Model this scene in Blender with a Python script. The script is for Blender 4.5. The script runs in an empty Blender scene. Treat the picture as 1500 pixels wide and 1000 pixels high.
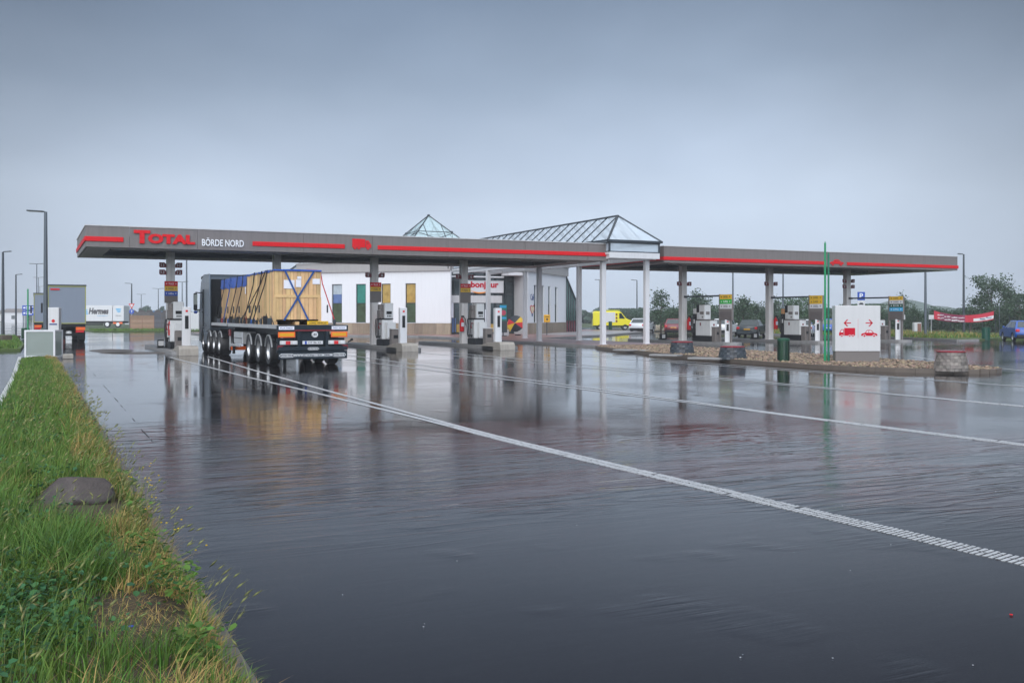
import bpy, bmesh, math, random
import numpy as np
from mathutils import Vector, Matrix
random.seed(7); rng = np.random.default_rng(7)
C = bpy.context.scene.collection
rad = math.radians
scene = bpy.context.scene

# ------------------------------------------------------------------ camera
F, H, YH = 1458.0, 1.8, 462.0          # focal length in px of a 1500 px wide frame, eye height, horizon row
TH = rad(25.71); S_, C_ = math.sin(TH), math.cos(TH)
cam = bpy.data.cameras.new("camera"); co = bpy.data.objects.new("camera", cam); C.objects.link(co)
co.location = (0, 0, H); co.rotation_euler = (rad(90), 0, -TH)
cam.lens = 35; cam.sensor_width = 36; cam.shift_y = -38 / 1500
cam.clip_start = 0.05; cam.clip_end = 8000
scene.camera = co

def at(px, D, z=0.0):
    r = (px - 750) / F * D
    return Vector((D * S_ + r * C_, D * C_ - r * S_, z))
def g(px, py, z=0.0):
    return at(px, (H - z) * F / (py - YH), z)

# ------------------------------------------------------------------ materials
MATS = {}
def mat(name, col, rough=0.5, metal=0.0, var=0.12, scale=3.0, bump=0.0, bscale=40.0, spec=0.5, island=0.0, coat=0.0, col2=None, dirt=0.0):
    if name in MATS: return MATS[name]
    m = bpy.data.materials.new(name); m.use_nodes = True
    N = m.node_tree.nodes; L = m.node_tree.links
    b = N["Principled BSDF"]
    b.inputs["Roughness"].default_value = rough; b.inputs["Metallic"].default_value = metal
    b.inputs["Specular IOR Level"].default_value = spec
    if coat: b.inputs["Coat Weight"].default_value = coat; b.inputs["Coat Roughness"].default_value = 0.06
    tc = N.new("ShaderNodeTexCoord")
    nz = N.new("ShaderNodeTexNoise"); nz.inputs["Scale"].default_value = scale; nz.inputs["Detail"].default_value = 6
    L.new(tc.outputs["Object"], nz.inputs["Vector"])
    mx = N.new("ShaderNodeMix"); mx.data_type = 'RGBA'
    a = [max(0, c * (1 - var)) for c in col]; d = col2 or [min(1, c * (1 + var)) for c in col]
    mx.inputs[6].default_value = (*a, 1); mx.inputs[7].default_value = (*d, 1)
    L.new(nz.outputs["Fac"], mx.inputs[0])
    out = mx.outputs[2]
    if island:
        gi = N.new("ShaderNodeNewGeometry"); hs = N.new("ShaderNodeHueSaturation")
        mr = N.new("ShaderNodeMapRange"); mr.inputs[3].default_value = 1 - island; mr.inputs[4].default_value = 1 + island
        L.new(gi.outputs["Random Per Island"], mr.inputs[0]); L.new(mr.outputs[0], hs.inputs["Value"])
        mr2 = N.new("ShaderNodeMapRange"); mr2.inputs[3].default_value = 0.5 - island * .05; mr2.inputs[4].default_value = 0.5 + island * .05
        ml = N.new("ShaderNodeMath"); ml.operation = 'FRACT'; mm = N.new("ShaderNodeMath"); mm.operation = 'MULTIPLY'; mm.inputs[1].default_value = 17.3
        L.new(gi.outputs["Random Per Island"], mm.inputs[0]); L.new(mm.outputs[0], ml.inputs[0]); L.new(ml.outputs[0], mr2.inputs[0])
        L.new(mr2.outputs[0], hs.inputs["Hue"]); L.new(out, hs.inputs["Color"]); out = hs.outputs[0]
    if dirt:                                     # rain streaks: noise stretched along z
        mp = N.new("ShaderNodeMapping"); mp.inputs["Scale"].default_value = (5, 5, .35)
        n2 = N.new("ShaderNodeTexNoise"); n2.inputs["Scale"].default_value = 1.6; n2.inputs["Detail"].default_value = 5
        L.new(tc.outputs["Object"], mp.inputs["Vector"]); L.new(mp.outputs[0], n2.inputs["Vector"])
        r2 = N.new("ShaderNodeMapRange"); r2.inputs[1].default_value = .45; r2.inputs[2].default_value = .75; r2.inputs[4].default_value = dirt
        L.new(n2.outputs["Fac"], r2.inputs[0])
        m3 = N.new("ShaderNodeMix"); m3.data_type = 'RGBA'; m3.inputs[7].default_value = (.09, .085, .075, 1)
        L.new(r2.outputs[0], m3.inputs[0]); L.new(out, m3.inputs[6]); out = m3.outputs[2]
    L.new(out, b.inputs["Base Color"])
    rr = N.new("ShaderNodeMapRange"); rr.inputs[3].default_value = max(0.02, rough - .08); rr.inputs[4].default_value = min(1, rough + .08)
    L.new(nz.outputs["Fac"], rr.inputs[0]); L.new(rr.outputs[0], b.inputs["Roughness"])
    if bump:
        n3 = N.new("ShaderNodeTexNoise"); n3.inputs["Scale"].default_value = bscale; n3.inputs["Detail"].default_value = 4
        L.new(tc.outputs["Object"], n3.inputs["Vector"])
        bp = N.new("ShaderNodeBump"); bp.inputs["Strength"].default_value = 0.6; bp.inputs["Distance"].default_value = bump
        L.new(n3.outputs["Fac"], bp.inputs["Height"]); L.new(bp.outputs[0], b.inputs["Normal"])
    MATS[name] = m; return m

def glass_mat(name, tint=(.75, .85, .88), body=(.3, .4, .44), clear=0.55):
    if name in MATS: return MATS[name]
    m = bpy.data.materials.new(name); m.use_nodes = True
    N = m.node_tree.nodes; L = m.node_tree.links
    b = N["Principled BSDF"]; b.inputs["Base Color"].default_value = (*body, 1); b.inputs["Roughness"].default_value = .08
    t = N.new("ShaderNodeBsdfTransparent"); t.inputs[0].default_value = (*tint, 1)
    tc = N.new("ShaderNodeTexCoord"); nz = N.new("ShaderNodeTexNoise"); nz.inputs["Scale"].default_value = .8
    L.new(tc.outputs["Object"], nz.inputs["Vector"])
    mr = N.new("ShaderNodeMapRange"); mr.inputs[3].default_value = clear - .1; mr.inputs[4].default_value = clear + .1
    L.new(nz.outputs["Fac"], mr.inputs[0])
    mx = N.new("ShaderNodeMixShader"); L.new(mr.outputs[0], mx.inputs[0]); L.new(b.outputs[0], mx.inputs[1]); L.new(t.outputs[0], mx.inputs[2])
    L.new(mx.outputs[0], N["Material Output"].inputs["Surface"])
    MATS[name] = m; return m

M_fascia = mat("fascia", (.185, .165, .158), .45, var=.08, scale=.6, dirt=.3)
M_soffit = mat("soffit", (.62, .62, .63), .5, var=.06)
M_deck = mat("deck", (.13, .15, .17), .5, var=.15)
M_steel = mat("grey_steel", (.32, .31, .30), .4, .2, var=.08, dirt=.25)
M_column = mat("column_paint", (.8, .77, .75), .45, var=.06, dirt=.3)
M_dsteel = mat("dark_steel", (.045, .055, .065), .35, .4)
M_red = mat("sign_red", (.66, .006, .012), .5, var=.06, spec=.25)
M_dred = mat("plate_red", (.16, .008, .014), .4)
M_white = mat("white_paint", (.66, .665, .68), .45, var=.03, dirt=.08)
M_wwall = mat("white_render", (.78, .79, .81), .8, var=.03, scale=.5, dirt=.05, bump=.002)
M_lgrey = mat("light_grey_paint", (.58, .58, .58), .45, var=.05, dirt=.12)
M_pump = mat("pump_panel", (.66, .67, .67), .3, var=.04, dirt=.12, coat=.2)
M_taupe = mat("taupe_panel", (.17, .15, .14), .5, var=.06)
M_black = mat("black_plastic", (.010, .011, .013), .5, spec=.3)
M_rubber = mat("rubber", (.018, .018, .02), .55, bump=.003, bscale=60)
M_rim = mat("wheel_rim", (.55, .56, .57), .3, .7, dirt=.2)
M_alu = mat("aluminium", (.6, .61, .62), .35, .6, dirt=.15)
M_yellow = mat("sign_yellow", (.75, .45, .01), .4)
M_orange = mat("orange_plate", (.85, .14, .02), .35)
M_amber = mat("amber_plate", (.72, .36, .01), .35)
M_blue = mat("sign_blue", (.012, .07, .42), .4)
M_cyan = mat("sign_cyan", (.03, .40, .72), .4)
M_green = mat("sign_green", (.02, .42, .05), .4)
M_dgreen = mat("dark_green", (.010, .075, .04), .4, var=.2)
M_pole = mat("green_pole_paint", (.01, .27, .10), .35)
M_lamp = mat("lamp_paint", (.10, .12, .14), .45, .3)
M_lampd = mat("dark_lamp_paint", (.045, .055, .065), .45, .3)
M_stone = mat("stone_cladding", (.30, .235, .17), .45, var=.3, scale=1.2, island=.22, bump=.004, dirt=.35)
M_glass = mat("dark_glass", (.03, .045, .05), .05, var=.5, scale=.7, spec=.8)
M_carglass = mat("car_glass", (.025, .04, .045), .04, spec=.8)
M_frame = mat("window_frame", (.04, .05, .055), .4)
M_sky = glass_mat("skylight_glass", (.97, .99, 1.0), (.76, .86, .94), .54)
M_skyp = glass_mat("pyramid_glass", (.93, .99, .99), (.66, .82, .84), .66)
M_frost = mat("frosted_glass", (.34, .38, .36), .3, var=.25, scale=1.2)
M_conc = mat("concrete", (.34, .31, .27), .6, var=.2, bump=.004, bscale=30, dirt=.3)
M_kerb = mat("kerb_stone", (.27, .265, .26), .5, var=.3, bump=.006, bscale=20)
M_wood = mat("crate_wood", (.68, .45, .215), .6, var=.2, scale=5, island=.24, dirt=.22)
M_wood2 = mat("crate_batten", (.64, .42, .20), .6, var=.2, island=.1)
M_fence = mat("fence_wood", (.28, .17, .11), .6, var=.2, island=.2)
M_fenced = mat("fence_wood_dark", (.13, .115, .115), .6, var=.2, island=.2)
M_tarp = mat("blue_tarp", (.010, .085, .44), .3, var=.3, scale=2, bump=.05, bscale=4)
M_strapb = mat("blue_strap", (.008, .07, .27), .5)
M_strapk = mat("dark_strap", (.03, .035, .045), .5)
M_strapr = mat("red_strap", (.42, .02, .03), .5)
M_chassis = mat("chassis_paint", (.008, .017, .026), .4, var=.3, spec=.3, dirt=.06)
M_cab = mat("cab_paint", (.15, .185, .22), .3, .1, var=.12, coat=.35, dirt=.15)
M_curtain = mat("trailer_grey", (.215, .25, .31), .45, var=.05, scale=.4, dirt=.08)
M_lime = mat("lime_trim", (.31, .32, .12), .4)
M_paper = mat("paper", (.78, .79, .85), .7)
M_lens = mat("red_lens", (.6, .01, .015), .2)
M_brick = mat("red_paving", (.24, .115, .10), .35, var=.2, scale=6, bump=.004, bscale=25)
M_ltext = mat("white_lettering", (.85, .86, .87), .4, var=.02)
M_rtext = mat("red_lettering", (.50, .004, .022), .6, var=.02, spec=.15)
M_ktext = mat("dark_lettering", (.03, .03, .035), .4, var=.02)
M_navy = mat("navy_lettering", (.03, .06, .22), .4)
M_orng = mat("orange_smile", (.85, .28, .02), .4)
M_hill = mat("hill_green", (.09, .13, .11), .9, var=.3, scale=.02)

# ------------------------------------------------------------------ mesh builder
class MB:
    def __init__(s): s.v = []; s.f = []; s.m = []; s.mi = 0
    def add(s, vs, fs):
        n = len(s.v); s.v += [tuple(v) for v in vs]
        for f in fs: s.f.append(tuple(i + n for i in f)); s.m.append(s.mi)
        return s
    def box(s, c, d, rz=0.0, bev=0.0, seg=1, M=None):
        hx, hy, hz = d[0] / 2, d[1] / 2, d[2] / 2
        if bev:
            bm = bmesh.new(); bmesh.ops.create_cube(bm, size=1.0)
            for v in bm.verts: v.co = Vector((v.co.x * d[0], v.co.y * d[1], v.co.z * d[2]))
            bmesh.ops.bevel(bm, geom=bm.edges[:], offset=min(bev, min(d) * .45), segments=seg, affect='EDGES', profile=.6)
            bm.verts.index_update()
            vs = [v.co.copy() for v in bm.verts]; fs = [[v.index for v in f.verts] for f in bm.faces]; bm.free()
        else:
            vs = [Vector((x * hx, y * hy, z * hz)) for x in (-1, 1) for y in (-1, 1) for z in (-1, 1)]
            fs = [(0, 1, 3, 2), (4, 6, 7, 5), (0, 4, 5, 1), (2, 3, 7, 6), (0, 2, 6, 4), (1, 5, 7, 3)]
        R = M if M is not None else Matrix.Rotation(rz, 3, 'Z')
        return s.add([R @ v + Vector(c) for v in vs], fs)
    def bx(s, x0, x1, y0, y1, z0, z1, bev=0.0, seg=1):
        return s.box(((x0 + x1) / 2, (y0 + y1) / 2, (z0 + z1) / 2), (abs(x1 - x0), abs(y1 - y0), abs(z1 - z0)), 0, bev, seg)
    def bar(s, a, b, w, h=None, bev=0.0):
        a = Vector(a); b = Vector(b); d = b - a; l = d.length
        z = d.normalized(); up = Vector((0, 0, 1)) if abs(z.z) < .98 else Vector((0, 1, 0))
        x = up.cross(z).normalized(); y = z.cross(x)
        M = Matrix((x, y, z)).transposed()
        return s.box((a + b) / 2, (w, h or w, l), 0, bev, 1, M)
    def cyl(s, a, b, r0, r1=None, n=12):
        a = Vector(a); b = Vector(b); r1 = r0 if r1 is None else r1
        z = (b - a).normalized(); up = Vector((0, 0, 1)) if abs(z.z) < .95 else Vector((1, 0, 0))
        x = up.cross(z).normalized(); y = z.cross(x); vs = []
        for p, r in ((a, r0), (b, r1)):
            for i in range(n):
                t = 2 * math.pi * i / n; vs.append(p + x * (r * math.cos(t)) + y * (r * math.sin(t)))
        fs = [(i, (i + 1) % n, n + (i + 1) % n, n + i) for i in range(n)] + [tuple(range(n))[::-1], tuple(range(n, 2 * n))]
        return s.add(vs, fs)
    def tube(s, pts, r, n=6):
        pts = [Vector(p) for p in pts]; vs = []; fs = []
        for k, p in enumerate(pts):
            d = (pts[min(k + 1, len(pts) - 1)] - pts[max(k - 1, 0)]).normalized()
            up = Vector((0, 0, 1)) if abs(d.z) < .9 else Vector((1, 0, 0))
            x = up.cross(d).normalized(); y = d.cross(x)
            rr = r[k] if isinstance(r, (list, tuple)) else r
            for i in range(n):
                t = 2 * math.pi * i / n; vs.append(p + x * rr * math.cos(t) + y * rr * math.sin(t))
        for k in range(len(pts) - 1):
            for i in range(n): fs.append((k * n + i, k * n + (i + 1) % n, (k + 1) * n + (i + 1) % n, (k + 1) * n + i))
        fs += [tuple(range(n))[::-1], tuple(range((len(pts) - 1) * n, len(pts) * n))]
        return s.add(vs, fs)
    def lathe(s, prof, o, ax='z', n=24, cap=True):
        vs = []; o = Vector(o)
        for r, h in prof:
            for i in range(n):
                t = 2 * math.pi * i / n; c, d = r * math.cos(t), r * math.sin(t)
                vs.append(o + (Vector((c, d, h)) if ax == 'z' else Vector((h, c, d)) if ax == 'x' else Vector((c, h, d))))
        fs = [(k * n + i, k * n + (i + 1) % n, (k + 1) * n + (i + 1) % n, (k + 1) * n + i) for k in range(len(prof) - 1) for i in range(n)]
        if cap: fs += [tuple(range(n))[::-1], tuple(range((len(prof) - 1) * n, len(prof) * n))]
        return s.add(vs, fs)
    def prism(s, poly, fn, d0, d1):
        n = len(poly)
        vs = [fn(a, b, d0) for a, b in poly] + [fn(a, b, d1) for a, b in poly]
        fs = [(i, (i + 1) % n, n + (i + 1) % n, n + i) for i in range(n)] + [tuple(range(n))[::-1], tuple(range(n, 2 * n))]
        return s.add(vs, fs)
    def poly(s, pts): return s.add(pts, [tuple(range(len(pts)))])
    def build(s, name, mats, parent=None, smooth=False, local=False, bev=0):
        me = bpy.data.meshes.new(name)
        o = parent.location if (parent is not None and not local) else Vector((0, 0, 0))
        pp = parent
        while pp is not None and not local and pp.parent is not None:
            pp = pp.parent; o = o + pp.location
        me.from_pydata([(v[0] - o[0], v[1] - o[1], v[2] - o[2]) for v in s.v], [], s.f)
        if not isinstance(mats, (list, tuple)): mats = [mats]
        for m in mats: me.materials.append(m)
        me.polygons.foreach_set("material_index", s.m)
        if smooth: me.shade_smooth(); me.set_sharp_from_angle(angle=rad(38))
        me.update()
        ob = bpy.data.objects.new(name, me); C.objects.link(ob)
        if parent is not None: ob.parent = parent
        return ob

def tag(o, label, cat, group=None):
    o["label"] = label; o["category"] = cat
    if group: o["group"] = group
    return o
def root(name, label, cat, loc=(0, 0, 0), rz=0.0, group=None):
    o = bpy.data.objects.new(name, None); C.objects.link(o); o.location = loc; o.rotation_euler = (0, 0, rz)
    o.empty_display_size = .2
    return tag(o, label, cat, group)
def struct(o, kind="structure"): o["kind"] = kind; return o
def copytree(o, loc, rz=0.0, label=None, parent=None, sc=None):
    c = o.copy(); C.objects.link(c)
    if parent is None:
        c.location = loc; c.rotation_euler = (0, 0, rz)
        if sc: c.scale = sc
        if label: c["label"] = label
    else: c.parent = parent
    for ch in o.children: copytree(ch, None, 0, None, c)
    return c
def text(body, loc, h, mat_, parent, rz=0.0, w=None, ext=.01, bold=0.0, shear=0.0, name="lettering", local=False, align='C', flip=False, tilt=0.0):
    """upright lettering facing -y, turned by rz about z; h is the height of the whole string, w its width"""
    cu = bpy.data.curves.new("t", 'FONT'); cu.body = body; cu.extrude = 0; cu.offset = bold; cu.shear = shear; cu.resolution_u = 3
    to = bpy.data.objects.new("t", cu); C.objects.link(to)
    bpy.context.view_layer.update()
    me = bpy.data.meshes.new_from_object(to.evaluated_get(bpy.context.evaluated_depsgraph_get()))
    bpy.data.objects.remove(to); bpy.data.curves.remove(cu)
    vs = [v.co.copy() for v in me.vertices]; fs = [tuple(p.vertices) for p in me.polygons]
    x0 = min(v.x for v in vs); x1 = max(v.x for v in vs); y0 = min(v.y for v in vs); y1 = max(v.y for v in vs)
    sy = h / (y1 - y0); sx = (w / (x1 - x0)) if w else sy
    b = MB(); R = Matrix.Rotation(rz, 3, 'Z'); n = len(vs); P = []
    for d in (0, ext):
        for v in vs:
            xx = (v.x - x0) * sx - ((x1 - x0) * sx / 2 if align == 'C' else 0); zz = (v.y - y0) * sy
            P.append(R @ Vector((xx, -d, zz + xx * tilt)) + Vector(loc))
    ed = {}
    for f in fs:
        for i in range(len(f)):
            a, c = f[i], f[(i + 1) % len(f)]; ed[(a, c)] = 1
    side = [(a, c, c + n, a + n) for (a, c) in ed if (c, a) not in ed]
    b.add(P, [f[::-1] for f in fs] + [tuple(i + n for i in f) for f in fs] + side)
    bpy.data.meshes.remove(me)
    return b.build(name, mat_, parent, local=local)
def plane_fn(o, rz=0.0):
    """2-D drawing plane facing -y turned by rz: (a, b, depth towards the viewer)"""
    R = Matrix.Rotation(rz, 3, 'Z'); o = Vector(o)
    return lambda a, b, d: R @ Vector((a, -d, b)) + o
def disc2d(cx, cy, r, n=16): return [(cx + r * math.cos(2 * math.pi * i / n), cy + r * math.sin(2 * math.pi * i / n)) for i in range(n)]
HAZE = 0.0007
# ------------------------------------------------------------------ sky and light
w = bpy.data.worlds.new("World"); scene.world = w; w.use_nodes = True
N = w.node_tree.nodes; L = w.node_tree.links
bg = N["Background"]
SUN_AZ = rad(232); SUN_EL = rad(25)     # behind and left of the camera, measured from +x
nish = N.new("ShaderNodeTexSky"); nish.sky_type = 'NISHITA'; nish.sun_disc = False
nish.sun_elevation = SUN_EL; nish.sun_rotation = rad(90) - SUN_AZ
nish.air_density = 2.0; nish.dust_density = 6.0
tc = N.new("ShaderNodeTexCoord")
sep = N.new("ShaderNodeSeparateXYZ"); L.new(tc.outputs["Generated"], sep.inputs[0])
ns = N.new("ShaderNodeTexNoise"); ns.inputs["Scale"].default_value = 2.2; ns.inputs["Detail"].default_value = 3
mp = N.new("ShaderNodeMapping"); mp.inputs["Scale"].default_value = (1, 1, 2.2); L.new(tc.outputs["Generated"], mp.inputs[0]); L.new(mp.outputs[0], ns.inputs["Vector"])
off = N.new("ShaderNodeMath"); off.operation = 'MULTIPLY_ADD'; off.inputs[1].default_value = .13; L.new(ns.outputs["Fac"], off.inputs[0])
sub = N.new("ShaderNodeMath"); sub.operation = 'SUBTRACT'; sub.inputs[1].default_value = .065; L.new(sep.outputs["Z"], sub.inputs[0]); L.new(sub.outputs[0], off.inputs[2])
ramp = N.new("ShaderNodeValToRGB"); L.new(off.outputs[0], ramp.inputs[0])
el = ramp.color_ramp.elements
stops = [(0.0, (.435, .505, .61)), (.06, (.45, .525, .635)), (.105, (.45, .53, .645)), (.16, (.36, .435, .55)), (.22, (.262, .33, .435)), (.29, (.178, .236, .33)), (.42, (.11, .155, .245)), (.62, (.42, .48, .58)), (1.0, (1.15, 1.2, 1.28))]
el[0].position, el[0].color = stops[0][0], (*stops[0][1], 1); el[1].position, el[1].color = stops[-1][0], (*stops[-1][1], 1)
for p, c in stops[1:-1]:
    e = el.new(p); e.color = (*c, 1)
# the cloud cover is thinner (brighter) behind the camera, where the sun stands, and thickest to the left and right of the view
dot = N.new("ShaderNodeVectorMath"); dot.operation = 'DOT_PRODUCT'; dot.inputs[1].default_value = (-math.sin(TH), -math.cos(TH), 0); L.new(tc.outputs["Generated"], dot.inputs[0])
mb = N.new("ShaderNodeMapRange"); mb.interpolation_type = 'SMOOTHSTEP'; mb.inputs[1].default_value = -.35; mb.inputs[2].default_value = .75; mb.inputs[3].default_value = 1.0; mb.inputs[4].default_value = 3.3; L.new(dot.outputs["Value"], mb.inputs[0])
mf = N.new("ShaderNodeMapRange"); mf.interpolation_type = 'SMOOTHSTEP'; mf.inputs[1].default_value = -.995; mf.inputs[2].default_value = -.84; mf.inputs[3].default_value = 1.12; mf.inputs[4].default_value = .72; L.new(dot.outputs["Value"], mf.inputs[0])
fac = N.new("ShaderNodeMath"); fac.operation = 'MULTIPLY'; L.new(mb.outputs[0], fac.inputs[0]); L.new(mf.outputs[0], fac.inputs[1])
sc_ = N.new("ShaderNodeVectorMath"); sc_.operation = 'SCALE'; L.new(ramp.outputs[0], sc_.inputs[0]); n5 = N.new("ShaderNodeTexNoise"); n5.inputs["Scale"].default_value = 3.4; n5.inputs["Detail"].default_value = 4; mp5 = N.new("ShaderNodeMapping"); mp5.inputs["Scale"].default_value = (1, 1, 1.8); mp5.inputs["Location"].default_value = (4, 1, 2); L.new(tc.outputs["Generated"], mp5.inputs[0]); L.new(mp5.outputs[0], n5.inputs["Vector"])
r5 = N.new("ShaderNodeMapRange"); r5.inputs[1].default_value = .3; r5.inputs[2].default_value = .7; r5.inputs[3].default_value = .93; r5.inputs[4].default_value = 1.07; L.new(n5.outputs["Fac"], r5.inputs[0])
f5 = N.new("ShaderNodeMath"); f5.operation = 'MULTIPLY'; L.new(fac.outputs[0], f5.inputs[0]); L.new(r5.outputs[0], f5.inputs[1]); L.new(f5.outputs[0], sc_.inputs[3])
mxs = N.new("ShaderNodeMix"); mxs.data_type = 'RGBA'; mxs.inputs[0].default_value = .985
div = N.new("ShaderNodeVectorMath"); div.operation = 'SCALE'; div.inputs[3].default_value = 1 / .1; L.new(sc_.outputs[0], div.inputs[0])
L.new(nish.outputs[0], mxs.inputs[6]); L.new(div.outputs[0], mxs.inputs[7])
L.new(mxs.outputs[2], bg.inputs[0]); bg.inputs[1].default_value = .1

sun = bpy.data.lights.new("sun", 'SUN'); so = bpy.data.objects.new("sun", sun); C.objects.link(so)
sun.energy = 1.5; sun.angle = rad(50); sun.color = (1, .97, .93)
sd = Vector((math.cos(SUN_AZ) * math.cos(SUN_EL), math.sin(SUN_AZ) * math.cos(SUN_EL), math.sin(SUN_EL)))
so.rotation_euler = sd.to_track_quat('Z', 'Y').to_euler()
scene.view_settings.view_transform = 'Standard'; scene.view_settings.look = 'None'; scene.view_settings.exposure = 0.35; scene.view_settings.gamma = 1
scene.render.engine = 'CYCLES'
scene.cycles.use_denoising = True
scene.cycles.max_bounces = 6; scene.cycles.transparent_max_bounces = 12; scene.cycles.caustics_reflective = False; scene.cycles.caustics_refractive = False
scene.cycles.sample_clamp_indirect = 6

# ------------------------------------------------------------------ ground
def ground_sheet(name, pts, z, m, kind="structure"):
    b = MB(); b.poly([(p[0], p[1], z) for p in pts]); return struct(b.build(name, m), kind)
def slab(name, pts, z0, z1, m, parent=None):
    b = MB(); b.prism(pts, lambda a, c, d: (a, c, d), z0, z1); return b.build(name, m, parent)

M_field = mat("field", (.06, .085, .035), .9, var=.4, scale=.05)
R_ = 2500
ground_sheet("ground", [(-R_, -R_), (R_, -R_), (R_, R_), (-R_, R_)], -.03, M_field)

def asphalt():
    m = bpy.data.materials.new("wet_asphalt"); m.use_nodes = True
    N = m.node_tree.nodes; L = m.node_tree.links; b = N["Principled BSDF"]
    tc = N.new("ShaderNodeTexCoord")
    def mapped(rot, scale):
        mp = N.new("ShaderNodeMapping"); mp.inputs["Rotation"].default_value = (0, 0, rot); mp.inputs["Scale"].default_value = scale
        L.new(tc.outputs["Object"], mp.inputs[0]); return mp.outputs[0]
    def noise(vec, sc, det=3, dist=0.0):
        n = N.new("ShaderNodeTexNoise"); n.inputs["Scale"].default_value = sc; n.inputs["Detail"].default_value = det; n.inputs["Distortion"].default_value = dist
        L.new(vec, n.inputs["Vector"]); return n.outputs["Fac"]
    def rng_(v, a, b_, c, d):
        r = N.new("ShaderNodeMapRange"); r.interpolation_type = 'SMOOTHSTEP'
        for i, x in enumerate((a, b_, c, d)): r.inputs[i + 1].default_value = x
        L.new(v, r.inputs[0]); return r.outputs[0]
    def math_(op, a, b_):
        n = N.new("ShaderNodeMath"); n.operation = op
        for i, x in enumerate((a, b_)):
            if isinstance(x, (int, float)): n.inputs[i].default_value = x
            else: L.new(x, n.inputs[i])
        return n.outputs[0]
    ob = tc.outputs["Object"]
    wind = mapped(rad(27), (.30, 1.9, 1))
    patch = noise(mapped(rad(27), (.06, .16, 1)), 1.0, 4, .3)           # standing water against damp road
    lane = noise(mapped(0, (.55, .05, 1)), 1.0, 3)                      # wheel tracks along the lanes
    wet = rng_(math_('ADD', math_('MULTIPLY', patch, .7), math_('MULTIPLY', lane, .3)), .40, .60, 0.0, 1.0)
    grain = noise(ob, 130, 2)
    speck = rng_(noise(ob, 110, 1), .62, .74, 0, 1)
    mx = N.new("ShaderNodeMix"); mx.data_type = 'RGBA'; mx.inputs[6].default_value = (.0065, .0050, .0055, 1); mx.inputs[7].default_value = (.0125, .0095, .0102, 1)
    L.new(grain, mx.inputs[0])
    m2 = N.new("ShaderNodeMix"); m2.data_type = 'RGBA'; m2.inputs[7].default_value = (.075, .072, .072, 1)
    L.new(math_('MULTIPLY', speck, .5), m2.inputs[0]); L.new(mx.outputs[2], m2.inputs[6]); L.new(m2.outputs[2], b.inputs["Base Color"])
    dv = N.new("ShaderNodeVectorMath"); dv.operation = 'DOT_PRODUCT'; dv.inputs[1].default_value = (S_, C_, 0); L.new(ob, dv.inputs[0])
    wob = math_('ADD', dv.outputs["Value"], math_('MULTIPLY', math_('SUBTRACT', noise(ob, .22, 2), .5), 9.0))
    red = math_('MULTIPLY', math_('MULTIPLY', rng_(wob, 8, 10.5, 0, 1), rng_(wob, 14, 19, 1, 0)), rng_(noise(mapped(rad(25), (.16, .42, 1)), 1.0, 5, .8), .44, .58, 0, .75))   # maroon of the canopy's reflection painted into the base colour as noise patches
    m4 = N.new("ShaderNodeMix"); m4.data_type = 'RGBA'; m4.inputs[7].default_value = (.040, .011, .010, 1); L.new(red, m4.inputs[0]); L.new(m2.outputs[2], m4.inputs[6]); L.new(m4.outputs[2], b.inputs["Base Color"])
    L.new(math_("ADD", rng_(wet, 0, 1, .075, .01), math_("MULTIPLY", noise(ob, 70, 2), .05)), b.inputs["Roughness"])
    b.inputs["IOR"].default_value = 1.34
    band = math_('MULTIPLY', rng_(wob, 6.5, 10.5, 0.0, 1.0), rng_(wob, 10.5, 17.5, 1.0, .05))      # pooled water where the wind raises ripples
    rip = noise(mapped(rad(22), (.42, 2.0, 1)), 1.0, 4, 1.2)
    rip2 = noise(mapped(rad(33), (.9, 5.5, 1)), 1.0, 3, .8)
    scr = noise(mapped(rad(-28), (1.5, 17.0, 1)), 1.0, 2, .4)
    scm = rng_(noise(ob, .9, 2), .58, .70, 0, 1)
    h = math_('ADD', math_('MULTIPLY', math_('MULTIPLY', rip, band), .0115), math_('MULTIPLY', math_('MULTIPLY', rip2, band), .0036))
    rn = noise(mapped(rad(23), (.5, 3.4, 1)), 1.0, 2, 1.0); rg = math_('POWER', math_('SUBTRACT', 1.0, math_('ABSOLUTE', math_('MULTIPLY_ADD', rn, 2.0) if False else math_('SUBTRACT', math_('MULTIPLY', rn, 2.0), 1.0), 0)), 7.0)
    h = math_('ADD', h, math_('MULTIPLY', math_('MULTIPLY', rg, band), .0038))
    h = math_('ADD', h, math_('MULTIPLY', math_('MULTIPLY', scr, scm), .0028))
    h = math_('ADD', h, math_('MULTIPLY', rip2, .0006))
    near = rng_(wob, 4.5, 11, 1.0, 0.0); h = math_('ADD', h, math_('MULTIPLY', math_('MULTIPLY', noise(ob, 95, 2), near), .0008))
    dry = rng_(wet, 0, 1, .00045, .00012)
    h = math_('ADD', h, math_('MULTIPLY', grain, dry))
    bp = N.new("ShaderNodeBump"); bp.inputs["Strength"].default_value = 1; bp.inputs["Distance"].default_value = 1
    L.new(h, bp.inputs["Height"]); L.new(bp.outputs[0], b.inputs["Normal"])
    MATS["wet_asphalt"] = m; return m
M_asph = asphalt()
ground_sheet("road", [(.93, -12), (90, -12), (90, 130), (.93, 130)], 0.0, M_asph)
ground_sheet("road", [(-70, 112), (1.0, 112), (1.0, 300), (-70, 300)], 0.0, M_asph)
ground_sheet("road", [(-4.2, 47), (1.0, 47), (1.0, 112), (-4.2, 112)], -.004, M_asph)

M_path = mat("wet_path", (.13, .13, .135), .22, var=.25, scale=1.5, bump=.002, bscale=30)
ground_sheet("path", [(-4, 5), (-.5, 5), (-.33, 51), (-4, 51)], .02, M_path)
M_soil = mat("soil", (.045, .034, .022), .9, var=.5, scale=5, bump=.03, bscale=16, col2=(.085, .062, .035))
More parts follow.
